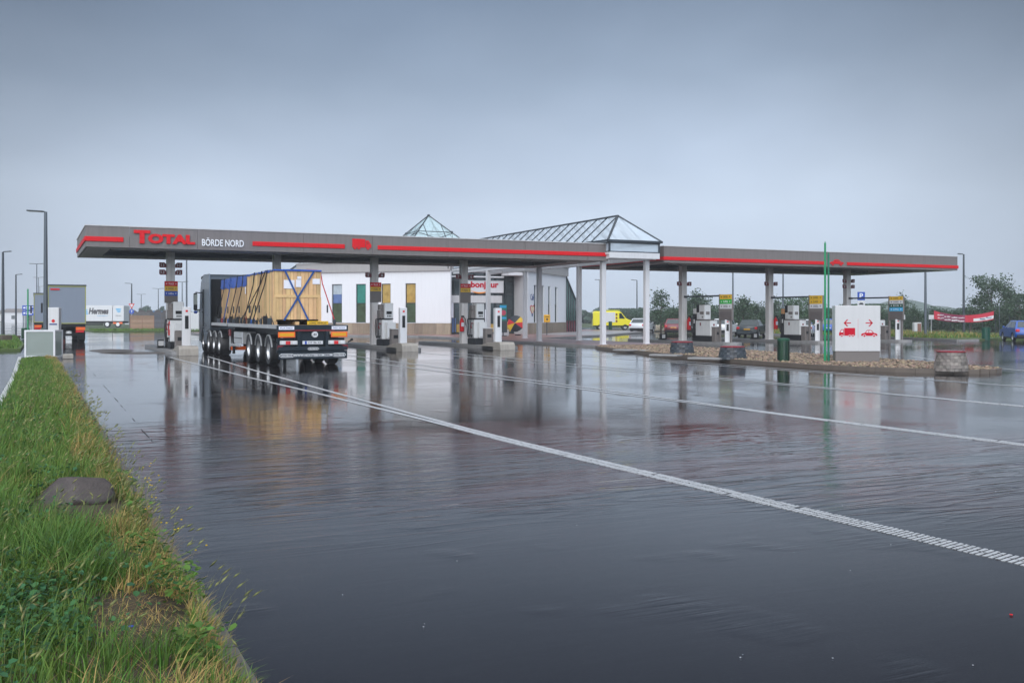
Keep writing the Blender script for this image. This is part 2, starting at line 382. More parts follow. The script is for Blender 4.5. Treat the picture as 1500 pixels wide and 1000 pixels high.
# verge: an uneven strip of soil between path and road
def VX0(y): return -.40 - .012 * max(0, 30 - y) - (.6 if y < 5 else 0)
def vz(x, y): return .05 + .045 * math.sin(x * 3.1 + y * .7) * math.sin(y * 1.3) + .05 * max(0, 1 - abs(x - .2) / .8)
b = MB(); nx, ny = 14, 150; vs = []; fs = []
for j in range(ny + 1):
    y = 1.5 + (46.9 - 1.5) * j / ny
    for i in range(nx + 1):
        x = VX0(y) + (.875 - VX0(y)) * i / nx
        e = min(1, min(i, nx - i) / 2.0)
        vs.append((x, y, .012 + e * vz(x, y)))
for j in range(ny):
    for i in range(nx): a = j * (nx + 1) + i; fs.append((a, a + 1, a + nx + 2, a + nx + 1))
b.add(vs, fs); struct(b.build("verge", M_soil, smooth=True))
# kerb of the verge, flush concrete stones; raised white edging along the path
b = MB(); y = 1.5
while y < 46.5:
    b.bx(.875, .995, y, y + .985, -.05, .022 + random.uniform(-.004, .006), .008); y += 1.0
struct(b.build("kerb", mat("verge_kerb", (.10, .09, .085), .5, var=.5, scale=6, bump=.006, bscale=20)))
b = MB(); y = 17.0
while y < 45:
    b.bx(VX0(y) - .13, VX0(y) - .01, y, y + .98, -.05, .13 + random.uniform(-.006, .006), .012); y += 1.0
struct(b.build("kerb", mat("pale_kerb", (.5, .5, .5), .5, var=.2)))
# grass land left of the lane beyond the path, right of the forecourt, and behind
M_turf = mat("turf", (.075, .115, .03), .9, var=.35, scale=1.2, bump=.05, bscale=8)
slab_pts = [(-9, 56), (-.55, 56), (-.45, 66), (-1.2, 92), (-9, 92)]
struct(slab("grass_bank", slab_pts, -.02, .12, M_turf))
RIGHT = [(100, 128), (74, 122), (67, 101), (61.5, 79), (61.0, 62), (59.2, 52.5), (57.6, 48.6), (60, 48.9), (66, 52), (90, 52), (200, 60), (200, 128)]
struct(slab("grass_bank", RIGHT, -.02, .13, M_turf))
b = MB()
for i in range(len(RIGHT) - 6):
    p, q = Vector((*RIGHT[i + 1], 0)), Vector((*RIGHT[i + 2], 0)); d = (q - p); n = int(d.length) or 1
    for k in range(n):
        a = p + d * (k / n); c = p + d * ((k + .985) / n)
        b.bar(a + Vector((0, 0, .05)), c + Vector((0, 0, .05)), .13, .19)
struct(b.build("kerb", M_kerb))
struct(slab("grass_bank", [(6, 118), (34, 118), (34, 140), (5, 140)], -.02, .08, M_turf))

# ------------------------------------------------------------------ lane markings (thermoplastic agglomerate near, solid far)
M_line = mat("lane_paint", (.47, .48, .49), .35, var=.12, scale=4, bump=.003, bscale=60)
nt = M_line.node_tree; bb0 = nt.nodes["Principled BSDF"]; src = bb0.inputs["Base Color"].links[0].from_socket
wn = nt.nodes.new("ShaderNodeTexNoise"); wn.inputs["Scale"].default_value = 22; wn.inputs["Detail"].default_value = 5; tcn = nt.nodes.new("ShaderNodeTexCoord"); nt.links.new(tcn.outputs["Object"], wn.inputs["Vector"])
wr_ = nt.nodes.new("ShaderNodeMapRange"); wr_.inputs[1].default_value = .54; wr_.inputs[2].default_value = .66; wr_.inputs[4].default_value = .75; nt.links.new(wn.outputs["Fac"], wr_.inputs[0])
wm = nt.nodes.new("ShaderNodeMix"); wm.data_type = 'RGBA'; wm.inputs[7].default_value = (.07, .065, .065, 1); nt.links.new(wr_.outputs[0], wm.inputs[0]); nt.links.new(src, wm.inputs[6]); nt.links.new(wm.outputs[2], bb0.inputs["Base Color"])
def ribbon(name, pts, wd, z=.005, m=None):
    b = MB(); P = [Vector((*p, z)) for p in pts]; vs = []
    for i, p in enumerate(P):
        d = (P[min(i + 1, len(P) - 1)] - P[max(i - 1, 0)]).normalized(); n = Vector((d.y, -d.x, 0))
        vs += [p - n * wd / 2, p + n * wd / 2]
    b.add(vs, [(2 * i, 2 * i + 1, 2 * i + 3, 2 * i + 2) for i in range(len(P) - 1)])
    return struct(b.build(name, m or M_line))
def lerp(P, y):
    for (x0, y0), (x1, y1) in zip(P, P[1:]):
        if y0 <= y <= y1:
            t = (y - y0) / (y1 - y0); t = t * t * (3 - 2 * t) * .4 + t * .6; return x0 + (x1 - x0) * t
    return P[-1][0] if y > P[-1][1] else P[0][0]
def fork(x, yn, wl, wr, ys=2.0):
    A = [(x - .062, ys), (x - .060, 15), (x - .22, 22), (x - .55, 31), (x - wl, yn)]
    B = [(x + .062, ys), (x + .060, 15), (x + .16, 22), (x + .34, 31), (x + wr, yn)]
    for Q in (A, B):
        ribbon("lane_line", [(lerp(Q, yy), yy) for yy in np.arange(15, yn + .01, .75)], .118)
    # ribbed near part: two staggered rows of flat paint ribs
    bb = MB(); yy = ys; k = 0
    while yy < 15.0:
        f = max(0, min(1, (yy - 6) / 8)); ln = .029 + f * .022
        for s_ in (-1, 1):
            if random.random() < .012: continue
            xx = x + max(0, 13.5 - yy) ** 1.3 * .022 + s_ * .06; o = (.026 if s_ > 0 else 0); j = random.uniform(-.006, .006)
            p = [(-.053 + j, -.012), (.053 + j, .012), (.053 + j, .012 + ln), (-.053 + j, -.012 + ln)]
            bb.prism([(xx + a, yy + o + c) for a, c in p], lambda a, c, d: (a, c, d), .0005, .0055)
        yy += .052; k += 1
    struct(bb.build("lane_line", M_line))
fork(6.17, 45.6, .85, .75)
fork(12.3, 44.5, .85, .6)
fork(17.7, 45.0, .85, .6)
fork(22.6, 45.0, .8, .6)
ribbon("lane_line", [(25.5, 8), (28.2, 20), (30.9, 26), (35, 32)], .13)
M_seam = mat("seam", (.012, .011, .012), .5)
yy = 5.0
yy = 15.0
while yy < 44:                                   # broken longitudinal joint in the asphalt
    l = random.uniform(.15, .9) * (1 + yy / 25)
    if random.random() < .45:
        xs = 1.44 + .012 * yy * .7 - .02
        ribbon("road_joint", [(xs + random.uniform(-.006, .006), yy + t * l) for t in (0, .3, .6, 1)], random.uniform(.006, .012), .004, M_seam)
    yy += l + random.uniform(.1, .9)
for (px, py, wx, wy) in ((165, 514, 1.0, 1.1), (205, 517, 1.7, .5)):
    p = g(px, py); b = MB(); b.add([(p.x + wx * math.cos(t) * (1 + .15 * math.sin(3 * t)), p.y + wy * 3 * math.sin(t), .004) for t in np.linspace(0, 6.283, 25)[:-1]], [tuple(range(24))])
    struct(b.build("road_patch", mat("dry_patch", (.14, .115, .095), .5, var=.25, scale=2)))
for (px, py) in ((340, 512), (156, 540), (330, 626), (190, 626)):
    pass
# ------------------------------------------------------------------ canopies
Y0, Y1, ZB, ZT = 49.4, 59.2, 4.95, 5.91
def truck_icon(fn, w, h, m1, m2, parent, flip=False, local=False):
    X = (lambda a: (1 - a) * w) if flip else (lambda a: a * w)
    b = MB()
    for poly in ([(.32, .16), (1, .16), (1, 1), (.32, 1)], [(0, .16), (.29, .16), (.29, .86), (.14, .86), (.03, .52), (0, .46)]):
        b.prism([(X(p), q * h) for p, q in poly], fn, 0, .03)
    for cx in (.17, .66, .86): b.prism([(X(cx) + a, .12 * h + c) for a, c in disc2d(0, 0, .085 * w, 14)], fn, .001, .032)
    o = b.build("truck_emblem", m1, parent, local=local)
    b = MB()
    b.prism([(X(p), q * h) for p, q in [(.08, .52), (.25, .52), (.25, .78), (.16, .78)]], fn, .03, .034)
    for cx in (.17, .66, .86):
        ring = disc2d(X(cx), .12 * h, .085 * w, 14); inn = disc2d(X(cx), .12 * h, .055 * w, 14)
        for i in range(14):
            b.prism([ring[i], ring[(i + 1) % 14], inn[(i + 1) % 14], inn[i]], fn, .032, .036)
    b.build("emblem_detail", m2, o, local=local)
    return o
def car_icon(fn, w, h, m1, m2, parent, local=False):
    b = MB()
    b.prism([(a * w, c * h) for a, c in [(0, .18), (1, .18), (1, .42), (.93, .52), (.80, .58), (.66, .92), (.5, 1), (.36, .97), (.24, .62), (.06, .5), (0, .4)]], fn, 0, .03)
    for cx in (.2, .8): b.prism([(cx * w + a, .16 * h + c) for a, c in disc2d(0, 0, .10 * w, 14)], fn, .001, .032)
    o = b.build("car_emblem", m1, parent, local=local)
    b = MB()
    b.prism([(a * w, c * h) for a, c in [(.29, .62), (.45, .62), (.45, .9), (.38, .88)]], fn, .03, .034)
    b.prism([(a * w, c * h) for a, c in [(.49, .62), (.72, .62), (.62, .86), (.49, .9)]], fn, .03, .034)
    for cx in (.2, .8):
        ring = disc2d(cx * w, .16 * h, .10 * w, 14); inn = disc2d(cx * w, .16 * h, .065 * w, 14)
        for i in range(14): b.prism([ring[i], ring[(i + 1) % 14], inn[(i + 1) % 14], inn[i]], fn, .032, .036)
    b.build("emblem_detail", m2, o, local=local)
    return o

def canopy(X0, X1, cols, stripes, sz0, sz1, label, panels):
    r = root("station_canopy", label, "canopy", ((X0 + X1) / 2, (Y0 + Y1) / 2, 0), group="flat canopies over the pump islands")
    # fascia: closed ring of panels with vertical joints
    b = MB(); t = .10
    xs = [X0] + panels + [X1]
    for a, c in zip(xs, xs[1:]):
        b.bx(a + .006, c - .006, Y0, Y0 + t, ZB, ZT); b.bx(a + .006, c - .006, Y1 - t, Y1, ZB, ZT)
    for a, c in ((Y0 + t, Y0 + 3.3), (Y0 + 3.3, Y0 + 6.6), (Y0 + 6.6, Y1 - t)):
        b.bx(X0, X0 + t, a + .006, c - .006, ZB, ZT); b.bx(X1 - t, X1, a + .006, c - .006, ZB, ZT)
    b.build("fascia", M_fascia, r)
    b = MB(); b.bx(X0 - .03, X1 + .03, Y0 - .03, Y0 + .12, ZT + .002, ZT + .045); b.bx(X0 - .03, X1 + .03, Y1 - .12, Y1 + .03, ZT + .002, ZT + .045)
    b.bx(X0 - .03, X0 + .12, Y0 + .121, Y1 - .121, ZT + .002, ZT + .045); b.bx(X1 - .12, X1 + .03, Y0 + .121, Y1 - .121, ZT + .002, ZT + .045)
    b.build("coping", M_lgrey, r)
    # soffit border and recessed corrugated deck
    b = MB(); s = 1.15
    zi = ZB + .02
    b.bx(X0 + .11, X1 - .11, Y0 + .11, Y0 + s, zi, zi + .05); b.bx(X0 + .11, X1 - .11, Y1 - s, Y1 - .11, zi, zi + .05)
    b.bx(X0 + .11, X0 + s, Y0 + s + .002, Y1 - s - .002, zi, zi + .05); b.bx(X1 - s, X1 - .11, Y0 + s + .002, Y1 - s - .002, zi, zi + .05)
    b.bx(X0 + s, X1 - s, Y0 + s + .005, Y0 + s + .12, zi - .06, zi + .3)
    b.build("soffit", M_soffit, r)
    b = MB(); x = X0 + s
    while x < X1 - s - .2:
        b.bx(x, x + .12, Y0 + s + .13, Y1 - s, ZB + .26, ZB + .34); b.bx(x + .12, x + .25, Y0 + s + .13, Y1 - s, ZB + .33, ZB + .36); x += .25
    b.build("deck", M_deck, r)
    b = MB(); b.bx(X0 + .2, X1 - .2, Y0 + .2, Y1 - .2, ZB + .5, ZB + .56)
    for i in range(int((X1 - X0) / 9)):
        xx = X0 + 5 + i * 9; b.bx(xx, xx + .9, Y0 + 3, Y0 + 3.9, ZT - .4, ZT + .12, .03)
    b.build("roof", M_lgrey, r)
    b = MB()
    for yy in (Y0 + 2.9, Y0 + 7.2): b.bx(X0 + s, X1 - s, yy, yy + .22, ZB + .02, ZB + .25)
    b.build("beam", M_dsteel, r)
    for a, c in stripes:
        b = MB(); b.bx(a, c, Y0 - .05, Y0 - .002, sz0, sz1, .012)
        if a <= X0: b.bx(X0 - .05, X0 - .002, Y0 + .0, Y1, sz0 + .003, sz1 - .003)
        if c >= X1: b.bx(X1 + .002, X1 + .05, Y0 + .0, Y1, sz0 + .003, sz1 - .003)
        b.build("red_stripe", M_red, r)
    for cx, plates in cols:
        b = MB(); b.bx(cx - .2, cx + .2, 54.1, 54.5, .02, ZB + .25, .02)
        b.bx(cx - .24, cx + .24, 54.06, 54.54, .02, .17, .01); b.bx(cx - .02, cx + .02, 54.085, 54.1, .4, 4.6)
        c = b.build("column", M_column, r)
        for (sx, z, txt) in plates:
            pb = MB(); w_, h_ = .36, .27
            fn = plane_fn((cx + sx * .21, 54.16, z))
            pb.prism([(sx * a, d) for a, d in [(0, 0), (w_ - .05, 0), (w_, .05), (w_, h_), (.1, h_), (0, h_ - .1)]], fn, 0, .04)
            p = pb.build("number_plate", M_dred, c)
            text(txt, (cx + sx * .41, 54.118, z + .055), .16, M_ltext, p, ext=.006)
    return r
LC = canopy(2.18, 29.95, [(6.45, [(-1, 4.27, "11"), (-1, 3.9, "13"), (1, 4.27, "10"), (1, 3.9, "12")]), (11.95, [(-1, 3.95, "10"), (1, 3.95, "9")]),
    (17.46, [(-1, 3.95, "9"), (1, 3.95, "8")]), (22.97, [(-1, 3.95, "7"), (1, 3.95, "6")])],
    [(2.13, 3.79), (9.69, 14.32), (16.07, 30.0)], 5.20, 5.42, "long grey canopy with big red lettering over the truck lanes on the left", [4.05, 7.1, 12.2, 15.8, 20.0, 24.6, 28.6])
RC = canopy(33.8, 58.5, [(38.65, [(-1, 3.75, "5"), (1, 3.75, "4")]), (45.9, [(-1, 3.85, "4"), (1, 3.85, "3")]), (53.0, [(-1, 4.15, "3"), (-1, 3.75, "2"), (1, 4.15, "1"), (1, 3.75, "2")])],
    [(33.75, 46.25), (48.2, 58.55)], 5.09, 5.30, "shorter grey canopy with a red car emblem over the car pumps on the right", [36.9, 41.5, 46.5, 51.5, 55.2])
yf = Y0 - .02
T = text("T", (4.24, yf, 5.16), .62, M_red, LC, w=.72, ext=.06, bold=.05, align='L')
text("OTAL", (4.86, yf, 5.17), .46, M_red, LC, w=2.12, ext=.06, bold=.06, align='L', tilt=-.0)
text("BÖRDE NORD", (7.30, yf, 5.13), .40, M_ltext, LC, w=1.97, ext=.03, bold=.012, align='L')
truck_icon(plane_fn((14.72, Y0 - .003, 5.2)), 1.0, .52, M_red, mat("emblem_red_dark", (.45, .01, .012), .4), LC, flip=True)
car_icon(plane_fn((46.75, Y0 - .003, 5.10)), 1.15, .36, M_red, mat("emblem_red_dark", (.45, .01, .012), .4), RC)

# ------------------------------------------------------------------ paved entrance island
PAVE = [(28.5, 47.9), (34.2, 47.9), (34.2, 66), (44.5, 74.5), (60, 90), (60, 104), (14, 104), (14, 94.2), (29.2, 78.6), (29.2, 70), (28.5, 66)]
struct(slab("pavement", PAVE, -.02, .12, M_brick))
b = MB()
for i in range(len(PAVE)):
    p, q = Vector((*PAVE[i], .055)), Vector((*PAVE[(i + 1) % len(PAVE)], .055)); d = q - p; n = max(1, int(d.length))
    for k in range(n): b.bar(p + d * (k / n), p + d * ((k + .985) / n), .15, .145)
struct(b.build("kerb", M_kerb))
# grey paving panel beside the right wing
ground_sheet("pavement", [(40.5, 75.5), (43.6, 73.9), (59.6, 89.9), (59.6, 95), (53.5, 93.2), (41, 80.6)], .124, mat("grey_paving", (.30, .28, .28), .35, var=.15))

# ------------------------------------------------------------------ glass pavilion
XL, XR = 29.9, 32.9; PY = (49.9, 58.0, 66.1)
pv = root("glass_pavilion", "long glass hipped roof on slim white columns between the two canopies", "pavilion", (31.45, 57, .12))
for y in PY:
    for x in (XL, XR):
        b = MB(); b.bx(x - .14, x + .14, y - .14, y + .14, .121, 5.06, .012); b.bx(x - .19, x + .19, y - .19, y + .19, .121, .14)
        b.build("column", M_white, pv)
b = MB()
for x in (XL, XR): b.bx(x - .1, x + .1, 49.0, 72.6, 5.065, 5.30)
for y in (49.9, 54, 58, 62, 66.1, 70): b.bx(XL + .102, XR - .102, y - .08, y + .08, 5.09, 5.28)
b.bx(29.75, 33.2, 48.93, 48.99, 5.10, 5.44, .01); b.bx(29.72, 29.78, 49.0, 72.6, 5.305, 5.44); b.bx(33.17, 33.23, 49.0, 72.6, 5.305, 5.44)
b.build("beam", M_white, pv)
ex0, ex1, ey0, ey1, ez, rz_, rx_ = 29.6, 33.3, 48.85, 73.0, 6.03, 7.74, 31.45
b = MB()   # clerestory glass
b.bx(29.80, 33.16, 48.99, 49.01, 5.5, 5.96); b.bx(29.80, 29.82, 49.02, 72.5, 5.5, 5.96); b.bx(33.14, 33.16, 49.02, 72.5, 5.5, 5.96)
b.build("clerestory_glass", M_sky, pv)
b = MB(); f = .045
for z in (5.47, 5.995): b.bx(29.72, 33.24, 48.95, 49.05, z - .035, z + .035); b.bx(29.76, 29.86, 49.06, 72.5, z - .035, z + .035); b.bx(33.10, 33.20, 49.06, 72.5, z - .035, z + .035)
for x in (29.79, 33.17): b.bx(x - .05, x + .05, 48.96, 49.04, 5.51, 5.955)
k = 49.06
while k < 72.4:
    k += 2.46
    b.bx(29.78, 29.84, k - .03, k + .03, 5.51, 5.955); b.bx(33.12, 33.18, k - .03, k + .03, 5.51, 5.955)
b.build("clerestory_frame", M_dsteel, pv)
ry0, ry1 = 50.75, 73.0
b = MB()
b.poly([(ex0, ey0, ez + .07), (ex1, ey0, ez + .07), (rx_, ry0, rz_ - .02)])
b.poly([(ex0, ey0, ez + .07), (rx_, ry0, rz_ - .02), (rx_, ry1, rz_ - .02), (ex0, ey1, ez + .07)])
b.poly([(ex1, ey0, ez + .07), (ex1, ey1, ez + .07), (rx_, ry1, rz_ - .02), (rx_, ry0, rz_ - .02)])
b.poly([(ex0, ey1, ez + .07), (rx_, ry1, rz_ - .02), (ex1, ey1, ez + .07)])
b.build("roof_glass", M_sky, pv)
b = MB()
b.bar((rx_, ry0 - .03, rz_), (rx_, ry1, rz_), .10, .10)
for sx in (ex0, ex1):
    b.bar((sx, ey0, ez + .08), (rx_, ry0, rz_), .11, .09); b.bar((sx, ey0, ez + .06), (sx, ey1, ez + .06), .12, .12)
    k = ry0
    while k <= ry1: b.bar((sx, k, ez + .09), (rx_, k, rz_ + .005), .055, .07); k += 1.17
b.bar((ex0, ey0, ez + .06), (ex1, ey0, ez + .06), .12, .12)
b.build("roof_frame", M_dsteel, pv)
for k in np.arange(ry0 + .5, ry1, 2.34):
    for sx in (XL - .1, XR + .15): b = MB(); b.bar((sx, k, ez + .0), (rx_, k, rz_ - .14), .07, .10); b.build("rafter", M_lgrey, pv)
for sx in (ex0 + 1.2, ex0 + 2.3): b = MB(); b.bar((sx, ey0 + .25, ez + .02), (rx_ + (sx - rx_) * .25, ry0 + .05, rz_ - .38), .07, .1); b.build("rafter", M_lgrey, pv)

# ------------------------------------------------------------------ shop building
Lb, La = Vector((22.6, 92.4)), Vector((33.3, 81.7))         # left wing: far end, near end
Ra, Rb = Vector((40.2, 80.2)), Vector((48.9, 88.9))         # right wing: near end, far end
ZS, ZW, ZR = 1.12, 5.76, 6.6
bd = root("service_shop", "white rendered service shop with tall slit windows, stone plinth and grey roof band", "building", (37.5, 90, .12))
def wall_fn(A, B, z0=0.0):
    d = (B - A).normalized(); n = Vector((d.y, -d.x))      # right-hand normal = outward for walls listed left to right as seen from outside
    return lambda a, c, dep: Vector((A.x + d.x * a + n.x * dep, A.y + d.y * a + n.y * dep, z0 + c))
def ray_on(A, B, px):                                       # distance along wall A-B where an image column meets it
    a = (px - 750) / F; dv = Vector((S_ + C_ * a, C_ - S_ * a)); d = (B - A)
    den = dv.x * d.y - dv.y * d.x
    t = (dv.y * A.x - dv.x * A.y) / den
    return t * d.length
def pierced_wall(A, B, z0, z1, holes, th, name, m, parent):
    """wall with real openings: holes = (a0, a1, c0, c1)"""
    fn = wall_fn(A, B); Ln = (B - A).length; b = MB()
    hs = sorted(holes); xs = 0.0
    for (a0, a1, c0, c1) in hs:
        b.prism([(xs, z0), (a0, z0), (a0, z1), (xs, z1)], fn, -th, 0)
        b.prism([(a0, c1), (a1, c1), (a1, z1), (a0, z1)], fn, -th, 0)
        if c0 > z0: b.prism([(a0, z0), (a1, z0), (a1, c0), (a0, c0)], fn, -th, 0)
        xs = a1
    b.prism([(xs, z0), (Ln, z0), (Ln, z1), (xs, z1)], fn, -th, 0)
    return b.build(name, m, parent)
def plinth(A, B, parent, z1=ZS - .02):
    fn = wall_fn(A, B); Ln = (B - A).length; b = MB(); a = 0.0
    while a < Ln - .02:
        w_ = min(random.uniform(.55, .95), Ln - a); b.prism([(a + .006, .12), (a + w_ - .006, .12), (a + w_ - .006, z1), (a + .006, z1)], fn, -.25, .03); a += w_
    return b.build("stone_plinth", M_stone, parent)
POST = [mat("poster_blue", (.10, .16, .34), .3, var=.45, scale=2.5), mat("poster_teal", (.025, .21, .16), .3, var=.45, scale=2.5), mat("poster_yellow", (.44, .29, .07), .3, var=.45, scale=2.5), mat("poster_ochre", (.42, .26, .05), .3, var=.45, scale=2.5), mat("poster_pale", (.40, .46, .50), .3, var=.45, scale=2.5)]
M_wgl = mat("window_glass", (.10, .075, .06), .07, var=.6, scale=2.2, spec=.6, col2=(.10, .17, .09))  # brown-green reflection of the surroundings painted into the pane colour
def slit_window(A, B, a0, a1, c0, c1, poster, parent, th=.22):
    fn = wall_fn(A, B); b = MB(); f = .06; zt = c0 + (c1 - c0) * .5
    for q in ([(a0, c0), (a0 + f, c0), (a0 + f, c1), (a0, c1)], [(a1 - f, c0), (a1, c0), (a1, c1), (a1 - f, c1)],
              [(a0 + f, c1 - f), (a1 - f, c1 - f), (a1 - f, c1), (a0 + f, c1)], [(a0 + f, c0), (a1 - f, c0), (a1 - f, c0 + f), (a0 + f, c0 + f)],
              [(a0 + f, zt - .03), (a1 - f, zt - .03), (a1 - f, zt + .03), (a0 + f, zt + .03)]):
        b.prism(q, fn, -th + .06, -th + .14)
    o = b.build("window", M_frame, parent)
    b = MB(); b.prism([(a0 + f, c0 + f), (a1 - f, c0 + f), (a1 - f, zt - .03), (a0 + f, zt - .03)], fn, -th + .07, -th + .09); b.build("pane", M_wgl, o)
    b = MB(); zz = [zt + .03, zt + .03 + (c1 - f - zt - .03) * .48, c1 - f]
    for k in range(2):
        b.mi = k; b.prism([(a0 + f, zz[k]), (a1 - f, zz[k]), (a1 - f, zz[k + 1]), (a0 + f, zz[k + 1])], fn, -th + .07, -th + .09)
    p = poster if isinstance(poster, tuple) else (poster, poster)
    b.build("pane", [POST[p[0]], POST[p[1]]], o)
    b = MB(); b.prism([(a0 - .03, c0 - .05), (a1 + .03, c0 - .05), (a1 + .03, c0 - .003), (a0 - .03, c0 - .003)], fn, -.1, .05); b.build("sill", M_lgrey, o)
lw = [(ray_on(Lb, La, p), ray_on(Lb, La, q)) for p, q in ((449, 464), (486.4, 501), (521.6, 535.9), (558.9, 572.2), (594, 609))]
holes = [(a0, a1, ZS + .03, 4.68) for a0, a1 in lw]
pierced_wall(Lb, La, ZS, ZW, holes, .22, "wall", M_wwall, bd)
for (a0, a1, c0, c1), p in zip(holes, ((4, 4), (0, 4), (1, 1), (2, 2), (3, 2))): slit_window(Lb, La, a0, a1, c0, c1, p, bd)
rw = [(ray_on(Ra, Rb, p), ray_on(Ra, Rb, q)) for p, q in ((782, 786.3), (792.2, 797), (803, 806.8), (812.8, 816.8))]
holesr = [(a0, a1, ZS + .03, 4.6) for a0, a1 in rw]
pierced_wall(Ra, Rb, ZS, ZW, holesr, .3, "wall", M_wwall, bd)
for (a0, a1, c0, c1) in holesr: slit_window(Ra, Rb, a0, a1, c0, c1, (4, 4), bd, .3)
plinth(Lb, La, bd); plinth(Ra, Rb, bd)
# end walls, returns and rear of the building (a square turned by 45 degrees with its front corner cut)
bk1, bk2, bk3 = Vector((33.2, 103.0)), Vector((38.3, 103.0)), Vector((38.3, 99.5))
b = MB()
ins = .26
out = [Lb + Vector((.0, 0)), Vector((26.0, 95.8)), Vector((33.2, 103)), Vector((38.5, 99.3)), Vector((48.9, 88.9))]
for p, q in zip(out, out[1:]):
    d = (q - p).normalized(); n = Vector((-d.y, d.x))
    b.prism([(p.x, p.y), (q.x, q.y), (q.x - n.x * -.0 + d.y * .2, q.y - d.x * .2), (p.x + d.y * .2, p.y - d.x * .2)], lambda a, c, z: (a, c, z), .12, ZW - .02)
b.build("wall", M_wwall, bd)
b = MB(); b.bx(33.05, 33.3, 81.96, 83.2, .12, ZW - .004); b.build("wall", M_wwall, bd)
b = MB(); b.bx(40.2, 40.42, 80.55, 83.6, .12, ZW - .006); b.build("wall", M_lgrey, bd)  # white return wall; its shade is put into the grey paint
# roof band (parapet) and flat roof
RP = [Vector((22.2, 92.55)), Vector((33.2, 81.55)), Vector((33.8, 82.6)), Vector((39.9, 82.4)), Vector((40.2, 79.9)), Vector((49.2, 88.9)), Vector((38.5, 99.6)), Vector((33.2, 103.3))]
b = MB()
b.prism([(p.x, p.y) for p in RP], lambda a, c, z: (a, c, z), ZW + .001, ZR); b.build("roof", mat("roof_band", (.36, .345, .335), .5, var=.05, dirt=.12), bd)
b = MB(); b.prism([(37 + (p.x - 37) * 1.012, 91 + (p.y - 91) * 1.012) for p in RP], lambda a, c, z: (a, c, z), ZR + .002, ZR + .07); b.build("coping", M_lgrey, bd)
# entrance front
fy = 83.0
b = MB(); b.bx(33.32, 40.18, fy + .1, fy + .12, .12, 5.72); b.build("entrance_glass", M_glass, bd)
b = MB()
for x in (33.4, 34.2, 35.15, 36.2, 37.25, 38.3, 39.3, 40.12): b.bx(x - .04, x + .04, fy - .02, fy + .098, .12, 5.74)
for z in (2.45, 3.75, 4.95, 5.45): b.bx(33.3, 40.19, fy + .0, fy + .096, z - .035, z + .035)
b.build("entrance_frame", M_frame, bd)
b = MB(); b.bx(33.36, 38.9, fy - .12, fy - .03, 2.95, 3.62); b.build("fascia_panel", M_lgrey, bd)
b = MB(); b.bx(33.5, 38.9, fy - .55, fy - .35, 5.24, 5.36, .01); b.bx(33.5, 38.9, fy - .5, fy - .42, 5.68, 5.75); b.bx(38.75, 40.6, fy - 1.9, fy - .2, 5.42, 5.7, .02); b.build("porch_beam", M_white, bd)
for q in ((33.5, 34.1, 1.6, 3.5), (37.2, 37.75, 1.2, 2.35)): b = MB(); b.bx(q[0], q[1], fy - .06, fy - .022, q[2], q[3]); b.build("window_poster", M_paper, bd)
b = MB()
for x in (35.2, 36.25): b.bx(x, x + .96, fy - .035, fy - .021, .16, 2.4)
b.build("door", M_carglass, bd)
b = MB()   # shelves and goods standing behind the glass
for i in range(14):
    x = 34 + i * .42; b.mi = i % 4; b.bx(x, x + .36, fy + .02, fy + .08, .3, .3 + random.uniform(.5, 1.3))
b.build("shop_goods", [POST[0], POST[2], M_dgreen, M_dred], bd)
sg = MB(); sg.bx(35.0, 39.0, fy - .24, fy - .13, 3.86, 4.98, .02); s = sg.build("shop_sign", M_white, bd)
text("bonjour", (35.72, fy - .245, 4.16), .74, M_rtext, s, w=2.75, ext=.02, bold=.035, align='L')
b = MB(); fn = plane_fn((35.75, fy - .244, 4.04)); arc = [(t, -.13 * (1 - ((t - .85) / .85) ** 2)) for t in np.linspace(0, 1.7, 15)]
b.prism(arc + [(t, c * 1.75 - .02) for t, c in arc[::-1]], fn, 0, .015); b.build("smile_emblem", M_orng, s)
# coffee sign on the right wing
fnr = wall_fn(Ra, Rb); ang = math.atan2(Rb.y - Ra.y, Rb.x - Ra.x)
p = fnr(1.25, 3.2, .01); text("Café", p, .55, M_navy, bd, rz=ang, w=1.05, ext=.015)
b = MB(); hrt = [(.62 * math.sin(t) ** 3, .5 * (13 * math.cos(t) - 5 * math.cos(2 * t) - 2 * math.cos(3 * t) - math.cos(4 * t)) / 15) for t in np.linspace(0, 6.283, 33)[:-1]]
b.prism([(1.25 + a, 2.35 + c) for a, c in hrt], fnr, .005, .02); o = b.build("coffee_emblem", M_rtext, bd)
b = MB(); b.prism([(1.25 + a * .8, 2.35 + c * .78) for a, c in hrt], fnr, .02, .026); b.build("emblem_detail", mat("cream", (.8, .66, .45), .4), o)
b = MB(); b.prism([(1.0, 1.98), (1.42, 1.98), (1.32, 1.72), (1.1, 1.72)], fnr, .02, .03); b.build("emblem_detail", M_navy, o)
